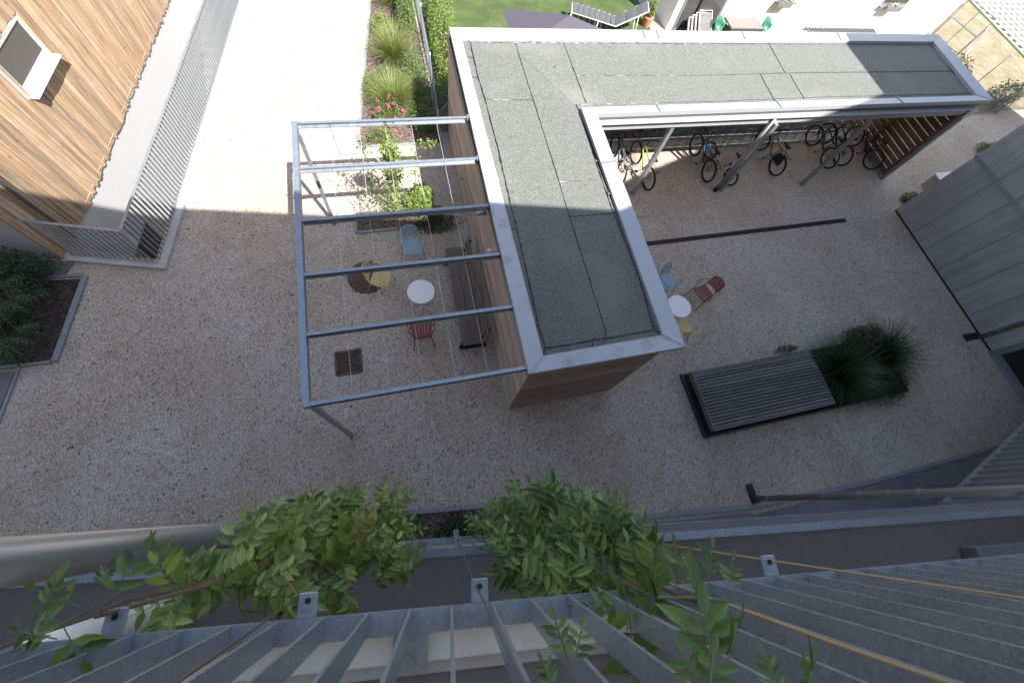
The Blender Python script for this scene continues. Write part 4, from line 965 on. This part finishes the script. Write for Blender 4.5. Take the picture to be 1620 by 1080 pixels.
# ------------------------------------------------------------------ bicycles
def bicycle(label, hub, front, frame, tyre='rubber', fender=None, basket=False, rack=True, lean=0.0, bag=False, R=0.335, saddle='black', wb=1.04):
    """hub = rear wheel centre on the ground plane, front = direction of the front wheel"""
    hub = Vector((hub[0],hub[1],0)); d = Vector((front[0],front[1],0)).normalized()
    t = thing('bicycle', label, 'bicycle', tuple(hub), 0, 'bicycles parked in the shelter')
    t.rotation_euler = Matrix(((d.x,-d.y,0),(d.y,d.x,0),(0,0,1))).to_euler(); 
    if lean: t.rotation_euler = (Matrix.Rotation(math.atan2(d.y,d.x),3,'Z') @ Matrix.Rotation(lean,3,'X')).to_euler()
    m = MT[frame]
    def wheel(x):
        w = MB().torus((x,0,R), R-0.024, 0.031, (0,1,0), 40, 8).build('wheel', MT[tyre], t, smooth=True, local=True)
        rm = MB().torus((x,0,R), R-0.045, 0.010, (0,1,0), 40, 6); rm.build('rim', MT['greymetal'], w, smooth=True, local=True)
        sp = MB()
        for k in range(18):
            a = 2*pi*k/18; sp.tube([(x,0.02*(1 if k%2 else -1),R),(x+(R-0.05)*cos(a),0,R+(R-0.05)*sin(a))], 0.0022, 4, False)
        sp.tube([(x,-0.05,R),(x,0.05,R)], 0.02, 8); sp.build('spokes', MT['wire'], w, local=True)
        if fender:
            f = MB(); o = 0
            for k in range(18):
                a = radians(-15 + k*11.5); 
                for yy in (-0.028, 0.0, 0.028): f.v.append((x - (R+0.022-abs(yy)*0.3)*cos(a), yy, R + (R+0.022-abs(yy)*0.3)*sin(a)))
            for k in range(17):
                for j in range(2): f.f.append((k*3+j,k*3+j+1,(k+1)*3+j+1,(k+1)*3+j))
            f.build('mudguard', MT[fender], t, local=True)
    wheel(0); wheel(wb)
    bb = (0.42,0,0.29); st = (0.28,0,0.74); ht = (0.80,0,0.80); hb = (0.86,0,0.66)
    f = MB(); f.tube([bb,(0.29,0,0.72)],0.022,8); f.tube([(0.30,0,0.66),ht],0.022,8); f.tube([bb,hb],0.026,8); f.tube([ht,hb],0.026,8)
    for s in (-1,1):
        f.tube([(0.29,s*0.02,0.70),(0,s*0.06,R)],0.009,6); f.tube([(0.42,s*0.03,0.29),(0,s*0.06,R)],0.010,6); f.tube([hb,(0.90,s*0.05,0.56),(wb,s*0.05,R)],0.012,6)
    f.build('frame', m, t, smooth=True, local=True)
    MB().tube([(0.29,0,0.72),(0.255,0,0.86)],0.013,8).build('seat_post', MT['zinc'], t, local=True)
    s_ = MB(); s_.prism([(0.10,-0.075),(0.10,0.075),(0.20,0.07),(0.36,0.018),(0.385,0),(0.36,-0.018),(0.20,-0.07)],0.86,0.905); s_.build('saddle', MT[saddle], t, local=True, bevel=0.012)
    h = MB(); h.tube([(0.80,0,0.80),(0.78,0,0.95),(0.82,0,0.98)],0.014,8); h.tube([(0.72,-0.30,0.99),(0.80,-0.22,0.98),(0.83,0,0.98),(0.80,0.22,0.98),(0.72,0.30,0.99)],0.012,8)
    hb_ = h.build('handlebar', MT['black'], t, smooth=True, local=True)
    c = MB(); c.torus((0.42,0.05,0.29),0.085,0.006,(0,1,0),24,5); c.tube([(0.42,0.07,0.29),(0.50,0.07,0.15)],0.010,6); c.tube([(0.42,-0.07,0.29),(0.34,-0.07,0.43)],0.010,6)
    c.box((0.46,0.08,0.135),(0.54,0.16,0.155)); c.box((0.30,-0.16,0.42),(0.38,-0.08,0.44)); c.tube([(0.42,0.055,0.205),(0.0,0.055,0.30)],0.005,4); c.build('crank', MT['black'], t, local=True)
    if rack:
        r = MB()
        for yy in (-0.06,0,0.06): r.tube([(0.24,yy,0.73),(-0.20,yy,0.73)],0.006,6)
        for xx in (0.2,0,-0.2): r.tube([(xx,-0.06,0.73),(xx,0.06,0.73)],0.006,6)
        for yy in (-0.065,0.065): r.tube([(-0.08,yy,0.73),(0,yy,R)],0.005,6)
        r.build('luggage_rack', MT['black'], t, local=True)
    if basket:
        b = MB()
        for k in range(4):
            z = 0.74+k*0.06; e = 0.11+0.012*k
            b.tube([(-0.28,-e,z),(0.12,-e,z),(0.12,e,z),(-0.28,e,z),(-0.28,-e,z)],0.005,5)
        for k in range(11):
            x = -0.28+k*0.04
            for s in (-1,1): b.tube([(x,s*0.11,0.74),(x,s*0.146,0.92)],0.003,4)
            b.tube([(x,-0.11,0.74),(x,0.11,0.74)],0.003,4)
        b.build('basket', MT['zinc'], t, local=True)
    if bag:
        b = MB(); b.box((-0.12,0.10,0.42),(0.16,0.19,0.72)); b.build('pannier', MT['black'], t, local=True, bevel=0.02)
    return t
cm('lime', (0.25,0.29,0.05)); cm('teal', (0.012,0.09,0.10)); cm('bikeblue', (0.015,0.06,0.13)); cm('cyan', (0.10,0.42,0.44)); cm('magenta', (0.50,0.03,0.25)); cm('bikewhite', (0.62,0.58,0.58)); cm('bikegrey', (0.22,0.23,0.24))
bicycle('lime green bicycle, nearest to the shed corner, rear wheel toward the yard', (7.22,7.72), (-0.05,1), 'lime')
bicycle('teal bicycle with a wire basket, half hidden behind the left roof edge', (6.45,8.05), (0.10,1), 'teal', basket=True)
bicycle('black and blue bicycle standing in the middle of the shelter left of the double post', (9.36,7.86), (0.02,1), 'bikeblue', wb=1.1)
bicycle('white framed bicycle with a small rear wheel behind the double post', (10.10,7.62), (-0.22,1), 'bikewhite', R=0.27, rack=False, wb=1.15)
bicycle('black mudguard bicycle with a pannier just right of the double post', (11.97,7.91), (-0.02,1), 'bikegrey', bag=True, wb=1.1)
bicycle('turquoise bicycle with bright turquoise mudguards', (14.2,8.05), (-0.06,1), 'teal', fender='cyan')
bicycle('dark bicycle with magenta mudguards beside the turquoise one', (14.8,8.12), (-0.08,1), 'black', fender='magenta')
bicycle('black bicycle at the slatted end wall of the shelter', (15.95,7.86), (-0.12,1), 'black', wb=1.1)
# racks
rk = thing('bike_rack', 'long low row of galvanised bicycle stands at the back of the shelter', 'bike rack', (10,9.5,0))
mb = MB()
for yy in (9.20,9.62): mb.bar((5.2,yy,0.035),(16.0,yy,0.035),0.04,0.03)
mb.build('base_rail', MT['galv'], rk)
x = 5.6; k = 0
proto = None
while x < 15.9:
    hgt = 0.42 if k % 2 else 0.62
    mb = MB()
    for s in (-0.03,0.03): mb.tube([(x+s,9.20,0.05),(x+s,9.28,hgt*0.7),(x+s,9.42,hgt),(x+s,9.56,hgt*0.72),(x+s,9.62,0.05)], 0.008, 6)
    mb.build('wheel_holder', MT['galv'], rk, smooth=True); x += 0.36; k += 1

# ------------------------------------------------------------------ garden and white house beyond
wh = thing('white_house', 'bright white rendered house behind the shed with two flower-box windows', 'house', (18,15.2,0))
HY = 15.15
MB().prism([(10.85,HY),(24.55,HY),(24.55,30),(10.85,30)], 0, 7.5).build('wall', MT['whitewall'], wh)
for (xa, xb, zs, za) in ((15.05,15.95,0.95,1.15),(20.25,21.6,0.92,1.12)):
    w = MB(); w.box((xa,HY-0.012,za),(xa+0.07,HY+0.02,za+1.4)); w.box((xb-0.07,HY-0.012,za),(xb,HY+0.02,za+1.4)); w.box((xa+0.07,HY-0.012,za),(xb-0.07,HY+0.02,za+0.07))
    wo_ = w.build('window', MT['greymetal'], wh); MB().box((xa+0.07,HY-0.004,za+0.07),(xb-0.07,HY+0.01,za+1.4)).build('pane', MT['glass'], wo_)
    MB().box((xa-0.05,HY-0.14,za-0.06),(xb+0.05,HY-0.001,za-0.02)).build('window_sill', MT['greymetal'], wo_)
MB().box((11.75,HY-0.10,0),(11.83,HY-0.02,4)).build('corner_post', MT['darkmetal'], wh)
sdr = MB().box((11.1,HY-0.03,0.05),(12.9,HY-0.002,2.2)).build('terrace_door', MT['greymetal'], wh); MB().box((11.2,HY-0.036,0.15),(12.8,HY-0.031,2.1)).build('door_glass', MT['glass'], sdr)
def fbox(x, z, label):
    t = thing('flower_box', label, 'flower box', (x,HY-0.12,z), 0, 'flower boxes on the white house')
    b = MB(); b.box((x-0.32,HY-0.26,z),(x+0.32,HY-0.145,z+0.16)); b.build('trough', MT['greymetal'], t, bevel=0.01)
    l = MB(); leaves(l, cloud((x,HY-0.2,z+0.2),(0.3,0.07,0.09),160,0.2), 0.05, 0.6); l.build('foliage', MT['shrub'], t)
    l = MB(); leaves(l, cloud((x,HY-0.2,z+0.22),(0.3,0.07,0.06),70,0.2), 0.045, 0.8, 0.9); l.build('blossoms', plain('white_petal',(0.8,0.76,0.74),0.7), t)
fbox(15.35, 1.06, 'grey flower box under the left window of the white house'); fbox(20.75, 1.03, 'grey flower box under the right window of the white house')
ga = thing('window_grate', 'grey ribbed metal grating along the foot of the white house', 'grating', (19,14.95,0))
g2 = MB(); g2.bar((17.3,14.78,0.22),(20.9,14.78,0.22),0.05,0.06); g2.bar((17.3,15.1,0.22),(20.9,15.1,0.22),0.05,0.06)
for i in range(24): g2.bar((17.35+i*0.154,14.8,0.22),(17.35+i*0.154,15.1,0.22),0.03,0.06)
g2.build('grating', MT['greymetal'], ga); 
for xx in (17.32,20.88): MB().box((xx-0.03,14.76,0),(xx+0.03,14.82,0.19)).build('leg', MT['greymetal'], ga)
chest = thing('storage_chest', 'large taupe garden storage chest between two green chairs', 'storage chest', (13.6,14.5,0))
MB().box((12.95,14.25,0.02),(14.35,14.85,0.62)).build('chest_body', plain('taupe_plastic',(0.11,0.095,0.088),0.5), chest, bevel=0.02)
MB().box((12.92,14.22,0.625),(14.38,14.88,0.70)).build('lid', plain('taupe_lid',(0.17,0.15,0.14),0.5), chest, bevel=0.02)
MB().box((13.5,14.20,0.50),(13.8,14.218,0.56)).build('handle', MT['black'], chest)
def tubchair(label, x, y, rz):
    t = thing('green_chair', label, 'chair', (x,y,0), rz, 'green chairs by the storage chest')
    b = MB(); nseg = 12
    rows = ((0.0,0.44,0.20),(0.06,0.46,0.245),(0.2,0.66,0.28),(0.30,0.86,0.30))
    for k in range(nseg+1):
        a = radians(90 + 180*k/nseg) 
        for dz, z, r in rows:
            hz = 0.44 + (z-0.44)*(0.45+0.55*max(0,-cos(a)))
            b.v.append((r*cos(a)*0.9, r*sin(a), hz))
    for k in range(nseg):
        for j in range(3): b.f.append((k*4+j,k*4+j+1,(k+1)*4+j+1,(k+1)*4+j))
    o = b.build('backrest', MT['green'], t, local=True, smooth=True); md = o.modifiers.new('s','SOLIDIFY'); md.thickness = 0.02
    s = MB(); s.prism([(0.22,-0.20),(0.22,0.20),(0,0.21),(-0.17,0.12),(-0.20,0),(-0.17,-0.12),(0,-0.21)],0.42,0.445); s.build('seat', MT['green'], t, local=True)
    for sx in (-1,1): MB().tube([(0.20,sx*0.28,0.0),(0.24,sx*0.30,0.62),(0.0,sx*0.31,0.66),(-0.22,sx*0.28,0.0)],0.012,8).build('leg', MT['whitemetal'], t, local=True, smooth=True)
tubchair('green tub chair with white tube legs left of the storage chest', 12.6, 14.42, radians(-65)); tubchair('green tub chair with white tube legs right of the storage chest', 14.75, 14.42, radians(-65))
fc = thing('folded_loungers', 'stack of folded brown and white garden loungers by the white house corner', 'loungers', (11.9,14.4,0))
for k in range(4):
    o = 0.13*k; m = MB(); m.bar((11.55+o,14.1+o*0.3,0.1+0.10*k),(11.75+o,14.95+o*0.3,0.55+0.06*k),0.55,0.03); m.build('folded_panel', (MT['benchwood'],MT['deck'],MT['benchwood'],MT['deck'])[k], fc)
    m = MB(); m.tube([(11.28+o,14.1+o*.3,0.14+0.1*k),(11.48+o,14.95+o*.3,0.6+0.06*k),(12.02+o,14.95+o*.3,0.6+0.06*k),(11.82+o,14.1+o*.3,0.14+0.1*k)],0.013,8); m.build('tube_frame', MT['whitemetal'], fc, smooth=True)
ln = thing('sun_lounger', 'grey sun lounger with light tube frame on the lawn', 'sun lounger', (8.3,15,0))
La, Lb = G(925,8,0.45), G(990,27,0.36); Lc = G(1030,14,0.62)
d = (Lb-La); 
def lside(o): return Vector((0.17,0.98,0))*o
mb = MB(); 
prof = [Vector((6.95,15.55,0.50)), Vector((8.55,15.05,0.36)), Vector((9.75,15.20,0.78))]
sd_ = Vector((0.28,0.96,0))*0.30
for a, b, nseg in ((prof[0],prof[1],8),(prof[1],prof[2],3)):
    for k in range(nseg):
        p = a + (b-a)*(k/nseg+0.008); q = a + (b-a)*((k+1)/nseg-0.012)
        mid = (p+q)/2 + Vector((0,0,0.015))
        mb.add([p-sd_, p+sd_, mid+sd_, mid-sd_, q-sd_, q+sd_], [(0,1,2,3),(3,2,5,4)])
o = mb.build('sling', MT['terry'], ln); md = o.modifiers.new('s','SOLIDIFY'); md.thickness = 0.02
mb = MB()
for s in (-1,1): mb.tube([prof[0]+sd_*s*1.05, prof[1]+sd_*s*1.05, prof[2]+sd_*s*1.05], 0.016, 8)
mb.tube([prof[0]-sd_*1.05, prof[0]+sd_*1.05], 0.016, 8); mb.tube([prof[2]-sd_*1.05, prof[2]+sd_*1.05], 0.016, 8); mb.build('frame', MT['whitemetal'], ln, smooth=True)
for p, q in ((prof[0],(6.75,15.45)),(prof[0]*0.4+prof[1]*0.6,(7.85,15.15)),(prof[1]*0.3+prof[2]*0.7,(9.45,15.05))):
    m = MB()
    m.tube([p-sd_*1.05, Vector((q[0],q[1],0.01))-sd_, Vector((q[0],q[1],0.01))+sd_, p+sd_*1.05], 0.013, 8); m.build('leg', MT['whitemetal'], ln, smooth=True)
pot = thing('plant_pot', 'terracotta pot with yellow green plant at the house corner', 'potted plant', (10.1,15.45,0))
MB().tube([(10.1,15.45,0),(10.1,15.45,0.32)], [0.15,0.21], 20).build('pot', MT['terracotta'], pot, smooth=False)
l = MB(); leaves(l, cloud((10.1,15.45,0.6),(0.22,0.22,0.3),420,0.2), 0.08, 0.6); l.build('foliage', MT['shrub'], pot)
struct(MB().sheet([(10.2,14.2),(10.85,14.2),(10.85,18),(10.4,18)], 0.010).build('pebble_strip', MT['gravel']))
pa = thing('parasol', 'purple grey sun canopy showing behind the shed roof', 'parasol', (5,12.2,0))
ap = Vector((5.6,11.9,2.35)); cs = [Vector((3.45,12.55,1.75)), Vector((3.75,11.0,1.9)), Vector((6.2,10.6,1.85)), Vector((7.6,11.6,1.85)), Vector((6.3,12.35,1.85))]
cs = [G(794,14,1.75), Vector((3.7,11.2,1.75)), Vector((6.5,10.9,1.75)), Vector((7.5,11.6,1.75)), G(930,46,1.75)]
ap = Vector((5.3,11.9,2.30)); mb = MB(); mb.add([ap]+cs, [(0,1+i,1+(i+1)%5) for i in range(5)])
o = mb.build('canopy', MT['parasol'], pa); md = o.modifiers.new('s','SOLIDIFY'); md.thickness = 0.008
MB().tube([(5.3,11.9,0),(5.3,11.9,2.28)],0.025,12).build('pole', MT['greymetal'], pa, smooth=True); MB().disc((5.3,11.9,0.0),0.3,0.07,24).build('base', MT['darkmetal'], pa)

# chain link fences
def chainlink(name, label, pts, h, post_h=None, step=0.065, r=0.0022, posts=True, rail=True, lean=Vector((0,0,0))):
    t = thing(name, label, 'fence', tuple(pts[0]))
    mb = MB()
    for a, b in zip(pts[:-1], pts[1:]):
        a = Vector(a); b = Vector(b); L = (b-a).length; d = (b-a)/L; n = int(L/step)
        k = -int(h/step)
        for i in range(k, n):
            for sg in (1,-1):
                s0 = i*step if sg > 0 else (i*step + h); z0_, z1_ = 0.02, h; s1 = s0 + sg*h
                lo, hi = sorted((s0, s1))
                # clip to the panel
                u0 = 0.0; u1 = 1.0
                def at_(u): return s0 + (s1-s0)*u
                if sg > 0:
                    u0 = max(0, (0-s0)/(s1-s0)); u1 = min(1, (L-s0)/(s1-s0))
                else:
                    u0 = max(0, (L-s0)/(s1-s0)) if s0 > L else 0; u1 = min(1, (0-s0)/(s1-s0))
                if u1 <= u0: continue
                p = a + d*at_(u0) + Vector((0,0,z0_+(z1_-z0_)*u0)); q = a + d*at_(u1) + Vector((0,0,z0_+(z1_-z0_)*u1))
                mb.tube([p,q], r, 3, False)
    mb.build('mesh', MT['zinc'], t)
    if rail:
        for a, b in zip(pts[:-1], pts[1:]): MB().tube([Vector(a)+Vector((0,0,h+0.01)), Vector(b)+Vector((0,0,h+0.01))], 0.006, 6).build('tension_wire', MT['zinc'], t)
    if posts:
        for a in pts: MB().tube([Vector(a), Vector(a)+Vector((0,0,post_h or h+0.08))], 0.022, 10).build('post', MT['zinc'], t, smooth=True)
    return t
chainlink('chain_link_fence', 'chain link fence between the flower bed and the lawn', [(1.30,9.95,0),(1.42,12.3,0),(1.46,14.6,0),(1.5,17.0,0)], 0.95)
chainlink('chain_link_fence', 'short chain link piece between the fence post and the shed', [(1.32,9.97,0),(1.62,10.30,0)], 0.95, posts=False)
chainlink('chain_link_fence', 'chain link fence enclosing the dry grass right of the white house', [(24.6,15.1,0),(24.9,13.6,0),(24.75,11.9,0),(24.3,10.1,0),(18.2,9.75,0)], 1.2, step=0.11, r=0.003)
chainlink('chain_link_fence', 'chain link fence running off the right edge towards the paver grid', [(24.3,10.1,0),(31.0,9.4,0)], 1.2, step=0.11, r=0.003, posts=False)
gt_ = thing('garden_gate', 'light metal garden gate against the white house corner', 'gate', (24.8,14.2,0))
mb = MB()
for a, b in (((24.65,15.05,0.1),(24.65,15.05,1.5)),((25.0,13.7,0.1),(25.0,13.7,1.5)),((24.65,15.05,1.5),(25.0,13.7,1.5)),((24.65,15.05,0.1),(25.0,13.7,0.1)),((24.65,15.05,0.8),(25.0,13.7,0.8)),((24.82,14.37,0.1),(24.82,14.37,1.5))): mb.tube([a,b],0.022,8)
mb.build('gate_frame', MT['galv'], gt_)
br_ = thing('fence_brace', 'slanting galvanised brace of the fence post near the gate', 'brace', (24.4,12.8,0)); MB().tube([(25.0,13.7,1.25),(23.9,12.6,0.0)],0.02,8).build('brace', MT['zinc'], br_, smooth=True)

# ------------------------------------------------------------------ wisteria and cables on the balcony, close to the camera
def cable(label, pts, r, mat='rope'):
    o = MB().tube(pts, r, 10).build('cable', MT[mat], smooth=True); tag(o, label, 'cable'); return o
cable('thin dark cable running down from the middle tab of the nearest railing', [GF(845,1110,0.045), GF(752,925,0.045), Vector((0.02,-0.20,6.3)), G(726,846,5.71), G(722,840,4.61), G(722,836,4.3)], 0.0022, 'darkwire')
cable('brown rope through the left tab, wrapped by a vine stem', [GF(-30,1034,0.045), GF(155,972,0.045), G(330,925,7.45), G(470,870,6.9)], 0.0030, 'stem')
cable('rope sloping from below up to the second tab of the nearest railing', [GF(235,1110,0.045), GF(380,1010,0.045), GF(472,944,0.045)], 0.0026, 'stem')
cable('straight tan rope passing the right tab of the nearest railing', [G(980,850,7.0), GF(1218,886,0.045), GF(1660,952,0.045)], 0.0030)
cable('thicker tan rope crossing the balusters at lower right', [GF(1060,922,0.05), GF(1300,1010,0.05), GF(1560,1100,0.05)], 0.0030)
def vine(label, stems, blobs, n, L, ls, loc, mat='wis', yel=0.02, wd=0.19, outw=0.35):
    global LEAFW
    LEAFW = wd
    t = thing('wisteria', label, 'climber', tuple(loc), 0, 'wisteria vines climbing the balcony')
    st = MB()
    for s, r in stems: st.tube([G(*p) for p in s], r, 8)
    fo = MB(); ye = MB(); rc = MB()
    tot = sum(b[4] for b in blobs)
    for (px, py, z, rad, wgt, *dirn) in blobs:
        c = G(px, py, z); k = int(n*wgt/tot)
        for i in range(k):
            v = Vector(rnd.normal(0,1,3)).normalized()*rad*rnd.uniform(0.2,1)**0.5
            v = Vector((v.x, v.y*0.75, v.z*0.8)); p = c + v
            d = v.normalized()*0.8 + Vector((rnd.normal(0,0.35), outw+rnd.normal(0,0.3), 0.25+rnd.normal(0,0.25)))
            if dirn: d = Vector(dirn[0]) + Vector(rnd.normal(0,0.3,3))
            mb = ye if rnd.uniform() < yel else fo
            pts = compound(mb, p, d, L*rnd.uniform(0.65,1.15), ls*rnd.uniform(0.8,1.15), int(rnd.randint(4,7)), 0.75)
            rc.tube([c*0.35+p*0.65]+pts, 0.0016, 3, False)
    fo.build('foliage', MT[mat], t)
    if ye.v: ye.build('yellow_leaves', MT['yellowleaf'], t)
    rc.build('leaf_stalks', MT['greenstem'], t)
    st.build('stem', MT['stem'], t)
    return t
vine('wisteria hanging over the railings left of the centre cable',
     [([(150,975,7.66),(330,925,7.45),(450,860,6.9),(540,820,6.3),(620,800,5.8)], 0.0055), ([(450,860,6.9),(520,900,6.9),(560,930,6.9)], 0.006), ([(540,820,6.3),(500,790,6.2),(470,800,6.4)], 0.005), ([(472,944,7.62),(440,900,7.2),(430,870,6.9)], 0.004), ([(160,965,7.67),(200,950,7.55),(270,935,7.5),(350,900,7.2)], 0.004)],
     [(575,835,6.0,.17,34),(515,840,6.3,.16,32),(460,862,6.6,.13,26),(405,880,6.9,.09,20),(350,915,7.2,.06,14),(300,935,7.4,.04,6),(595,865,6.1,.14,22),(535,885,6.6,.13,22),(480,900,6.85,.11,18),(425,920,7.1,.07,12),(575,925,6.5,.10,12),(375,940,7.3,.04,6)],
     250, 0.18, 0.060, G(500,850,6.6), 'wislight', 0.02, 0.20)
vine('wisteria spilling across the railings right of the centre cable',
     [([(700,850,5.2),(850,850,6.6),(950,900,7.4),(1060,960,7.8),(1130,1030,8.0)], 0.005), ([(1000,905,7.5),(1080,945,7.7),(1150,960,7.8)], 0.006), ([(850,850,6.6),(800,800,5.8)], 0.006)],
     [(835,838,6.4,.17,32),(885,850,6.8,.13,34),(930,875,7.05,.09,30),(800,835,5.8,.17,20),(865,890,6.9,.10,24),(920,915,7.25,.07,20),(965,900,7.3,.06,18),(1000,915,7.4,.04,8),(840,915,7.0,.06,8),(1010,945,7.6,.04,8),(1045,945,7.65,.03,6),(910,950,7.45,.04,8)],
     215, 0.22, 0.068, G(880,850,6.8), 'wis', 0.004, 0.15, 0.6)
LEAFW = 0.16
def sprig(label, leaves_, L, ls, stempts=None, r=0.003):
    t = thing('wisteria_sprig', label, 'sprig', tuple(GF(leaves_[0][0][0],leaves_[0][0][1],0.06)), 0, 'young wisteria shoots near the lens'); fo = MB(); rc = MB()
    for (p, q, Lk, lk, pr) in leaves_:
        a = GF(p[0],p[1],0.06); b = G(q[0],q[1],a.z-0.01); dd = (b-a); pts = compound(fo, a, dd, dd.length, dd.length*(0.5 if pr > 2 else 0.72), pr, 0.15, up=Vector((0.1,0.1,1))); rc.tube(pts, 0.0014, 4)
    if stempts: rc.tube([GF(p[0],p[1],0.055) for p in stempts], r, 6)
    fo.build('foliage', MT['wis'], t); rc.build('stalk', MT['greenstem'], t)
sprig('leafy shoot reaching up and right to the tab of the nearest railing', [((1075,910,7.6),(1070,870,7.58),0.09,0.06,2),((1120,925,7.65),(1128,870,7.6),0.13,0.05,3),((1150,935,7.68),(1160,890,7.62),0.11,0.045,3),((1010,880,7.4),(1020,830,7.3),0.15,0.055,3)], 0.1, 0.05, [(1040,945,7.68),(1090,945,7.68),(1150,950,7.7)])
sprig('large blurred shoot very close to the lens at lower right', [((1122,1075,8.22),(1108,960,8.12),0.17,0.085,1),((1130,1080,8.22),(1120,985,8.12),0.17,0.085,2),((1135,1085,8.2),(1165,1010,8.15),0.10,0.065,1),((1110,1100,8.2),(1085,1040,8.2),0.08,0.05,2),((1120,1110,8.2),(1130,1045,8.2),0.08,0.05,2)], 0.1, 0.06, [(1060,960,7.8),(1120,1060,8.2)])
sprig('drooping leaf hanging across the balusters under the right vine', [((985,920,7.6),(1010,1060,7.75),0.24,0.062,3),((960,925,7.55),(950,960,7.5),0.12,0.05,3)], 0.1, 0.05)
sprig('small pale shoot rising between balusters near the bottom centre', [((900,1050,7.85),(880,985,7.75),0.10,0.038,3),((905,1060,7.85),(920,1000,7.78),0.09,0.035,3),((880,1095,7.9),(860,1050,7.85),0.10,0.045,3)], 0.1, 0.04)
sprig('shoot at the lower right edge of the vines between balusters', [((1240,1110,8.1),(1215,1040,8.05),0.10,0.05,3),((1270,1110,8.1),(1290,1050,8.05),0.10,0.055,2)], 0.1, 0.05)
sprig('light green shoot at the left edge above the rope', [((130,960,7.72),(60,935,7.72),0.15,0.055,3),((60,975,7.8),(85,925,7.75),0.11,0.05,2),((165,960,7.68),(215,880,7.6),0.14,0.05,3),((90,1010,7.8),(30,1000,7.8),0.12,0.05,3),((45,1030,7.8),(70,985,7.8),0.11,0.045,3),((100,990,7.78),(125,1040,7.8),0.11,0.05,2),((150,935,7.65),(170,900,7.6),0.09,0.04,3)], 0.1, 0.05, [(20,1030,7.75),(90,990,7.72),(160,955,7.68),(200,930,7.62)])
